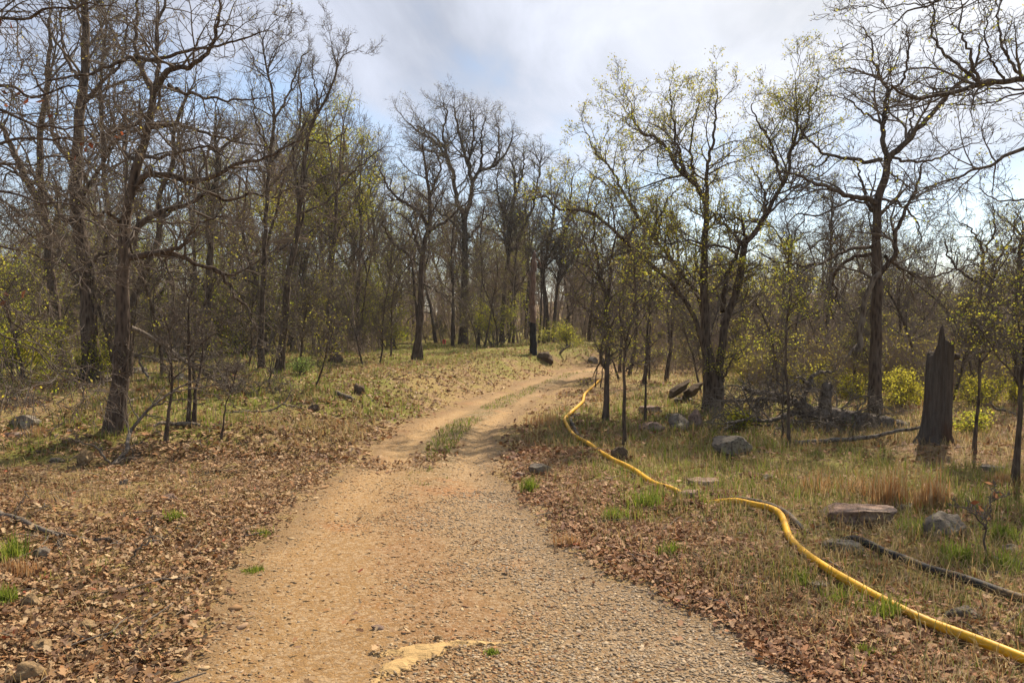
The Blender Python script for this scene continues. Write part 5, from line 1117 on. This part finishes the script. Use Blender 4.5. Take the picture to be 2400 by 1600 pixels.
# ------------------------------------------------------------------ the wood behind: a few kinds of tree, copied
def kind(name, seed, Hm, lean, fork, spread, leaf, dens=1.0, r0=.11):
    """a tree of its own shape, built once at the origin"""
    rng = np.random.default_rng(seed); t = root(name, (0, 0, 0), None, 'tree')
    top = np.array([lean * Hm * .3, 0, Hm * fork]); q, rr, geo = trunk_geo([(0, 0, -.15), top * (.3, 1, .35) + rng.normal(0, .05, 3), top * (.7, 1, .7) + rng.normal(0, .08, 3), top], [r0, r0 * .85, r0 * .75, r0 * .65], rng, 9, .4, .08, 18, .02)
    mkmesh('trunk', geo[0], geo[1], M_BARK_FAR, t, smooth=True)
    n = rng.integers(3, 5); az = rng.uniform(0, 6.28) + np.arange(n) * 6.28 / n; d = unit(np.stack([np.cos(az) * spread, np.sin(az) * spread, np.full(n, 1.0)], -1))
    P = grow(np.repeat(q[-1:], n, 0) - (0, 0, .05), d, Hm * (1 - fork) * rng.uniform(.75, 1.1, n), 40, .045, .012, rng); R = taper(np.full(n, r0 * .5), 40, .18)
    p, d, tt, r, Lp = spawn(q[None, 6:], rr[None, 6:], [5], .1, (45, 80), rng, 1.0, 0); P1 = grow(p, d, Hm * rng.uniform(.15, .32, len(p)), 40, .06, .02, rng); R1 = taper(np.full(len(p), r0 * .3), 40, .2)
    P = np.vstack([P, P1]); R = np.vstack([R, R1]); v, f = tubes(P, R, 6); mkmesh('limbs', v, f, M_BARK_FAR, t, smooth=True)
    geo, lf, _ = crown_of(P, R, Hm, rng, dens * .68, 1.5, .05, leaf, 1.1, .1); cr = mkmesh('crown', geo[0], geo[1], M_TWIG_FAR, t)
    if lf is not None: mkmesh('leaves', lf[0], lf[1], M_LEAF, cr, lf[2])
    return t
KINDS = [kind('wood_oak', 201, 9, .3, .45, .55, (.3, 2, .04, .05, BUDS), .9), kind('wood_oak', 202, 9, -.4, .38, .75, (.3, 2, .04, .05, BUDS), .9, .13), kind('wood_oak', 203, 9, .1, .55, .4, None, .9), kind('wood_oak', 204, 9, .6, .42, .6, (.22, 3, .05, .06, OLIVE + LIME), .9, .10),
         kind('wood_oak', 205, 9, -.2, .6, .35, (.3, 2, .04, .05, BUDS), .8, .08), kind('wood_oak', 206, 9, .2, .35, .85, None, .9, .14), kind('leafing_wood_tree', 207, 8, .2, .45, .5, (.65, 5, .065, .10, LIME), .7, .09)]
NAMES = ['bare oak', 'broad bare oak', 'upright bare oak', 'olive budding oak', 'slim pole of an oak', 'wide crowned bare oak', 'yellow green leafing tree']
SKYLINE = [(0, 330), (200, 300), (480, 300), (560, 200), (640, 140), (790, 180), (850, 340), (930, 350), (1000, 320), (1100, 300), (1230, 335), (1310, 370), (1400, 420), (1560, 480), (1700, 500), (1780, 500), (1850, 450), (1960, 450), (2060, 520), (2200, 520), (2300, 480), (2400, 480)]
ZONES = [(130, 'left of the stout left oak'), (280, 'behind the big dark oak'), (420, 'behind the broken slanting limb'), (560, 'behind the pale grey trunk'), (700, 'behind the two slender dark trunks'), (830, 'near the leafing crown'), (960, 'behind the thin leaning trunk'), (1060, 'behind the twin stemmed oak'), (1180, 'behind the round crowned oak'), (1290, 'behind the burnt snag'),
         (1420, 'beyond the road bend'), (1560, 'behind the saplings by the rock heap'), (1720, 'behind the clump oak'), (1850, 'beyond the fallen tree limbs'), (1980, 'beyond the hanging limb'), (2120, 'behind the tall dark oak'), (2260, 'behind the broken stump'), (9999, 'beyond the right edge saplings')]
rng = np.random.default_rng(303); placed = []; used = {}; first = set()
def place(px, dd):
    x = (px - 1200) / FPX * dd
    if any((x - a) ** 2 + (dd - b) ** 2 < 1.4 ** 2 for a, b in placed): return
    if road_s(x, dd) > -1.0: return
    right = px > 1450
    k = int(rng.choice(7, p=[.17, .12, .16, .15, .22, .10, .08] if px < 1450 else [.2, .18, .14, .2, .1, .16, .02]))
    ytop = np.interp(px, [a for a, b in SKYLINE], [b for a, b in SKYLINE]) + rng.uniform(10, 290)
    z = float(H(x, dd)); hgt = (CAM_H - z) + (740 - ytop) / FPX * dd; hgt = float(np.clip(hgt, 4.0, 12.5)); s = hgt / (9 if k < 6 else 8)
    o = KINDS[k] if k not in first else copy_tree(KINDS[k]); first.add(k)
    o.location = (x, dd, z); o.rotation_euler = (0, 0, rng.uniform(0, 6.28)); o.scale = (s * rng.uniform(.85, 1.15), s * rng.uniform(.85, 1.15), s)
    placed.append((x, dd)); tier = ('in the front ranks', 'in the middle ranks', 'deep in the wood')[0 if dd < 32 else 1 if dd < 44 else 2]
    zone = next(t for a, t in ZONES if px < a); key = (k, tier, zone); used.setdefault(key, []).append(o)
    o['group'] = 'oaks of the wood behind'
for i in range(215):
    px = rng.uniform(-150, 1500) if i % 10 < 7 else rng.uniform(1500, 2550)
    lo = 23 if px < 900 else 33 if px < 1450 else 28
    place(px, float(np.exp(rng.uniform(math.log(lo), math.log(68)))))
for (k, tier, zone), os_ in used.items():
    os_.sort(key=lambda o: o.location.y)
    for j, o in enumerate(os_):
        o['label'] = '%s%s %s, %s' % (('', 'farther ', 'still farther ', 'farthest ')[min(j, 3)], NAMES[k], zone, tier)

# bare saplings among the trees and on the verges, a few shapes copied
def sapling_kind(seed, hgt, bend):
    rng = np.random.default_rng(seed); t = root('bare_sapling', (0, 0, 0), None, 'sapling')
    P = grow(np.array([[0, 0, -.05]]), unit(np.array([[bend, 0, 1.0]])), np.array([hgt]), 40, .05, .01, rng); R = taper(np.array([.009 + .007 * hgt]), 40, .25)
    v, f = tubes(P, R, 7); mkmesh('trunk', v, f, M_BARK, t, smooth=True)
    geo, lf, _ = crown_of(P, R, hgt * 1.25, rng, 1.25, 1.0, .04, (.10, 2, .03, .03, LIME + BUDS), 1, .22); cr = mkmesh('crown', geo[0], geo[1], M_TWIG, t)
    if lf is not None: mkmesh('leaves', lf[0], lf[1], M_LEAF, cr, lf[2])
    return t
SAPS = [sapling_kind(601, 2.6, .15), sapling_kind(602, 1.8, -.3), sapling_kind(603, 3.4, .05), sapling_kind(604, 1.3, .45)]
SAPN = ['bare sapling of head height', 'short bare sapling leaning over', 'tall thin bare sapling', 'small slanting bare sapling']
SAPZ = [(120, 'at the left edge'), (200, 'left of the stout left oak'), (260, 'beside the stout left oak'), (340, 'near the big dark oak'), (430, 'by the dead leaning limb'), (500, 'near the pale grey trunk'), (590, 'left of the two slender dark trunks'), (690, 'by the two slender dark trunks'), (780, 'below the leafing crown'), (880, 'by the thin straight trunk'), (960, 'left of the twin stemmed oak'), (1060, 'right of the twin stemmed oak'), (1180, 'by the round crowned oak'), (1300, 'near the burnt snag'),
        (1500, 'among the saplings at the road bend'), (1600, 'left of the clump oak'), (1720, 'right of the clump oak'), (1800, 'by the fallen tree limbs'), (1900, 'in front of the fallen tree'), (2020, 'left of the tall dark oak'), (2130, 'right of the tall dark oak'), (2250, 'near the broken stump'), (9999, 'at the right edge')]
def saplings():
    rng = np.random.default_rng(707); done = set(); seen = {}; spots = []
    for i in range(400):
        if len(spots) >= 74: break
        px = rng.uniform(20, 1300) if rng.random() < .66 else rng.uniform(1540, 2390); dd = float(np.exp(rng.uniform(math.log(13 if px < 1300 else 11.5), math.log(34))))
        x = (px - 1200) / FPX * dd
        if road_s(x, dd) > -1.6 or any((x - a) ** 2 + (dd - b) ** 2 < .8 for a, b in spots): continue
        spots.append((x, dd)); k = int(rng.integers(0, 4)); o = SAPS[k] if k not in done else copy_tree(SAPS[k]); done.add(k)
        o.location = (x, dd, float(H(x, dd))); o.rotation_euler = (0, 0, rng.uniform(0, 6.28)); s = rng.uniform(.8, 1.25); o.scale = (s, s, s); o['group'] = 'bare saplings under the oaks'
        seen.setdefault((k, next(t for a, t in SAPZ if px < a)), []).append(o)
    for (k, z), os_ in seen.items():
        os_.sort(key=lambda o: o.location.y)
        for j, o in enumerate(os_): o['label'] = '%s%s %s' % (('', 'farther ', 'still farther ', 'farthest ')[min(j, 3)], SAPN[k], z)
saplings()
def sticks():
    rng = np.random.default_rng(808); Z = [(240, 'at the far left'), (520, 'behind the dead leaning limb'), (760, 'on the grass below the slender trunks'), (1000, 'near the twin stemmed oak'), (1250, 'by the round crowned oak'), (1700, 'left of the boulder on the right'), (2000, 'by the fallen tree'), (9999, 'near the broken stump')]; seen = {}
    n = 0
    for i in range(200):
        if n >= 26: break
        px = rng.uniform(0, 1280) if rng.random() < .6 else rng.uniform(1560, 2390); dd = float(np.exp(rng.uniform(math.log(9.5), math.log(26)))); x = (px - 1200) / FPX * dd
        if road_s(x, dd) > -2.0: continue
        L = rng.uniform(.9, 2.6); P = grow(np.array([[x, dd, 0]]), unit(np.array([[rng.choice([-1, 1]), rng.normal(0, .5), 0]])), np.array([L]), 40, .06, 0, rng); P[0, :, 2] = H(P[0, :, 0], P[0, :, 1]) + .03 + np.linspace(0, rng.uniform(0, .25), 40)
        if (road_s(P[0, :, 0], P[0, :, 1]) > -.5).any(): continue
        n += 1; R = taper(np.array([rng.uniform(.018, .045)]), 40, .3); b = P[0, 0].copy(); t = root('fallen_stick', b, None, 'stick', 'dead sticks lying under the oaks'); v, f = tubes(P, R, 7); mkmesh('limb', v - b, f, M_DEADWOOD, t, smooth=True)
        geo, _, _ = crown_of(P, R, L * .9, rng, .3, 1, -.02, None, 1.1, .2); vv = geo[0]; vv[:, 2] = np.maximum(vv[:, 2], H(vv[:, 0], vv[:, 1]) + .004); mkmesh('twigs', vv - b, geo[1], M_TWIG_GREY, t)
        seen.setdefault(next(t_ for a, t_ in Z if px < a), []).append((L, t))
    for z, l in seen.items():
        l.sort(key=lambda q: q[1].location.y)
        for j, (L, t) in enumerate(l): t['label'] = '%s%s dead stick lying on the ground %s' % (('', 'farther ', 'still farther ', 'farthest ')[min(j, 3)], 'long' if L > 1.8 else 'short' if L < 1.3 else 'crooked', z)
sticks()

# far wood and undergrowth: masses nobody could count
def far_wood():
    rng = np.random.default_rng(404); n = 800
    th = rng.uniform(-.85, .85, n); dd = np.exp(rng.uniform(math.log(66), math.log(210), n)); x = np.tan(th) * dd * .95
    P = []; R = []; hh = rng.uniform(4.0, 7.5, n) * np.where(x > dd * .1, .8, 1.0) * (1 + (dd - 66) / 400)
    base = np.stack([x, dd, H(x, dd) - .2], -1); T = grow(base, unit(np.stack([rng.normal(0, .08, n), rng.normal(0, .08, n), np.ones(n)], -1)), hh * .8, 8, .05, .03, rng); RT = taper(rng.uniform(.10, .19, n), 8, .25)
    p, d, t, r, Lp = spawn(T, RT, np.full(n, 9), .30, (25, 65), rng, 1.0, 2); d = unit(d + (0, 0, .3)); B = grow(p, d, Lp * rng.uniform(.22, .45, len(p)), 6, .12, .05, rng); RB = taper(np.clip(r * .5, .02, .07), 6, .3)
    p, d, t, r, Lp = spawn(B, RB, np.full(len(B), 6), .15, (25, 65), rng, 1.0, 2); C = grow(p, d, Lp * rng.uniform(.3, .6, len(p)), 4, .18, .05, rng); RC = taper(np.clip(r * .6, .011, .03), 4, .4)
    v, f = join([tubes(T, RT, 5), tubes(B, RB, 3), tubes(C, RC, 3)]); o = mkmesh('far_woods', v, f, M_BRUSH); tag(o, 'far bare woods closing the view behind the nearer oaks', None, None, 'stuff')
    tip = C[:, -1]; tip = tip[(rng.random(len(tip)) < .22) & (fbm(tip[:, 0] * .06, tip[:, 1] * .06, 5, 2) > .46)]; lf = leaf_cloud(tip, 3, .16, .22, OLIVE + LIME, rng); tag(mkmesh('far_foliage', lf[0], lf[1], M_LEAF, None, lf[2]), 'thin spring foliage in the far woods', None, None, 'stuff')
far_wood()
def undergrowth():
    rng = np.random.default_rng(505); n = 3400
    px = np.concatenate([rng.uniform(-250, 1480, 1500), rng.uniform(1400, 2650, 1900)]); dd = np.exp(rng.uniform(math.log(24), math.log(130), n)); x = (px - 1200) / FPX * dd
    ok = (road_s(x, dd) < -1.2) & ~((px > 1420) & (dd < 31) & (px < 1800)) & (dd > np.where(px < 900, 24, np.where(px < 1450, 33, 27))); x, dd = x[ok], dd[ok]; n = len(x)
    hh = rng.uniform(1.4, 4.4, n) * np.where(px > 1480, .62, 1.0)[ok]; base = np.stack([x, dd, H(x, dd) - .1], -1)
    T = grow(base, unit(np.stack([rng.normal(0, .12, n), rng.normal(0, .12, n), np.ones(n)], -1)), hh, 8, .08, .03, rng); RT = taper(rng.uniform(.012, .035, n), 8, .3)
    p, d, t, r, Lp = spawn(T, RT, np.full(n, 8), .12, (25, 75), rng, 1.0, 2); B = grow(p, d, Lp * rng.uniform(.2, .45, len(p)), 5, .16, .05, rng); RB = taper(np.clip(r * .55, .007, .016), 5, .4)
    p, d, t, r, Lp = spawn(B, RB, np.full(len(B), 4), .15, (25, 65), rng, 1.0, 1); C = grow(p, d, Lp * rng.uniform(.3, .6, len(p)), 4, .18, .04, rng); RC = taper(np.clip(r * .6, .005, .010), 4, .5)
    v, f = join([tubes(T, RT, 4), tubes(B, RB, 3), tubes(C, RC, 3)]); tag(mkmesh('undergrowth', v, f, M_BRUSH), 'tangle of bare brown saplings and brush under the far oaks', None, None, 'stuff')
    tip = C[:, -1]; g = fbm(tip[:, 0] * .22, tip[:, 1] * .12, 9, 3); tip = tip[(g > .55) & (rng.random(len(tip)) < .3)]; lf = leaf_cloud(tip, 3, .055, .07, LIME + OLIVE, rng); tag(mkmesh('understory_foliage', lf[0], lf[1], M_LEAF, None, lf[2]), 'sparse yellow green leaves in the brush of the wood', None, None, 'stuff')
undergrowth()
def brush():
    rng = np.random.default_rng(606); n = 2600
    px = np.where(rng.random(n) < .72, rng.uniform(1480, 2700, n), rng.uniform(-250, 1480, n)); dd = np.exp(rng.uniform(math.log(17), math.log(75), n)); x = (px - 1200) / FPX * dd
    ok = (road_s(x, dd) < -1.0) & (dd > np.where(px < 900, 24, np.where(px < 1480, 33, 17 + 6 * (px < 1750)))); x, dd = x[ok], dd[ok]; n = len(x)
    k = 7; st = np.repeat(np.stack([x, dd, H(x, dd) - .05], -1), k, 0) + rng.normal(0, .12, (n * k, 3)) * (1, 1, 0); hh = np.repeat(rng.uniform(.5, 1.5, n), k) * rng.uniform(.5, 1.1, n * k)
    T = grow(st, unit(rng.normal(0, .5, (n * k, 3)) * (1, 1, 0) + (0, 0, 1)), hh, 6, .12, .02, rng); RT = taper(rng.uniform(.006, .012, n * k), 6, .4)
    p, d, t, r, Lp = spawn(T, RT, np.full(n * k, 5), .2, (25, 70), rng, 1.0, 1); B = grow(p, d, Lp * rng.uniform(.25, .5, len(p)), 4, .2, .03, rng); RB = taper(np.full(len(p), .006), 4, .5)
    v, f = join([tubes(T, RT, 3), tubes(B, RB, 3)]); tag(mkmesh('low_brush', v, f, M_BRUSH), 'low bare brush between the trees', None, None, 'stuff')
    tip = B[:, -1]; g = fbm(tip[:, 0] * .25, tip[:, 1] * .15, 19, 3) + .06 * (tip[:, 0] > 3); tip = tip[(g > .50) & (rng.random(len(tip)) < .5)]; lf = leaf_cloud(tip, 3, .05, .06, [(.42, .34, .04), (.36, .30, .05), (.30, .22, .06), (.40, .38, .05)], rng)
    tag(mkmesh('brush_foliage', lf[0], lf[1], M_LEAF, None, lf[2]), 'golden green spring leaves on the low brush', None, None, 'stuff')
brush()

# ------------------------------------------------------------------ haze
def haze():
    bm = bmesh.new(); bmesh.ops.create_cube(bm, size=1); me = bpy.data.meshes.new('haze'); bm.to_mesh(me); bm.free()
    o = bpy.data.objects.new('haze', me); o.scale = (1800, 1300, 34); o.location = (0, 350, 11); link(o); tag(o, 'thin pale air over the far woods', None, None, 'stuff')
    m = bpy.data.materials.new('pale_air'); m.use_nodes = True; nt = m.node_tree; nt.nodes.clear()
    v = nt.nodes.new('ShaderNodeVolumePrincipled'); v.inputs['Color'].default_value = (.80, .86, .95, 1); v.inputs['Density'].default_value = .00042; v.inputs['Anisotropy'].default_value = .3
    out = nt.nodes.new('ShaderNodeOutputMaterial'); nt.links.new(v.outputs[0], out.inputs['Volume']); me.materials.append(m)
HAZE = True
if HAZE: haze()
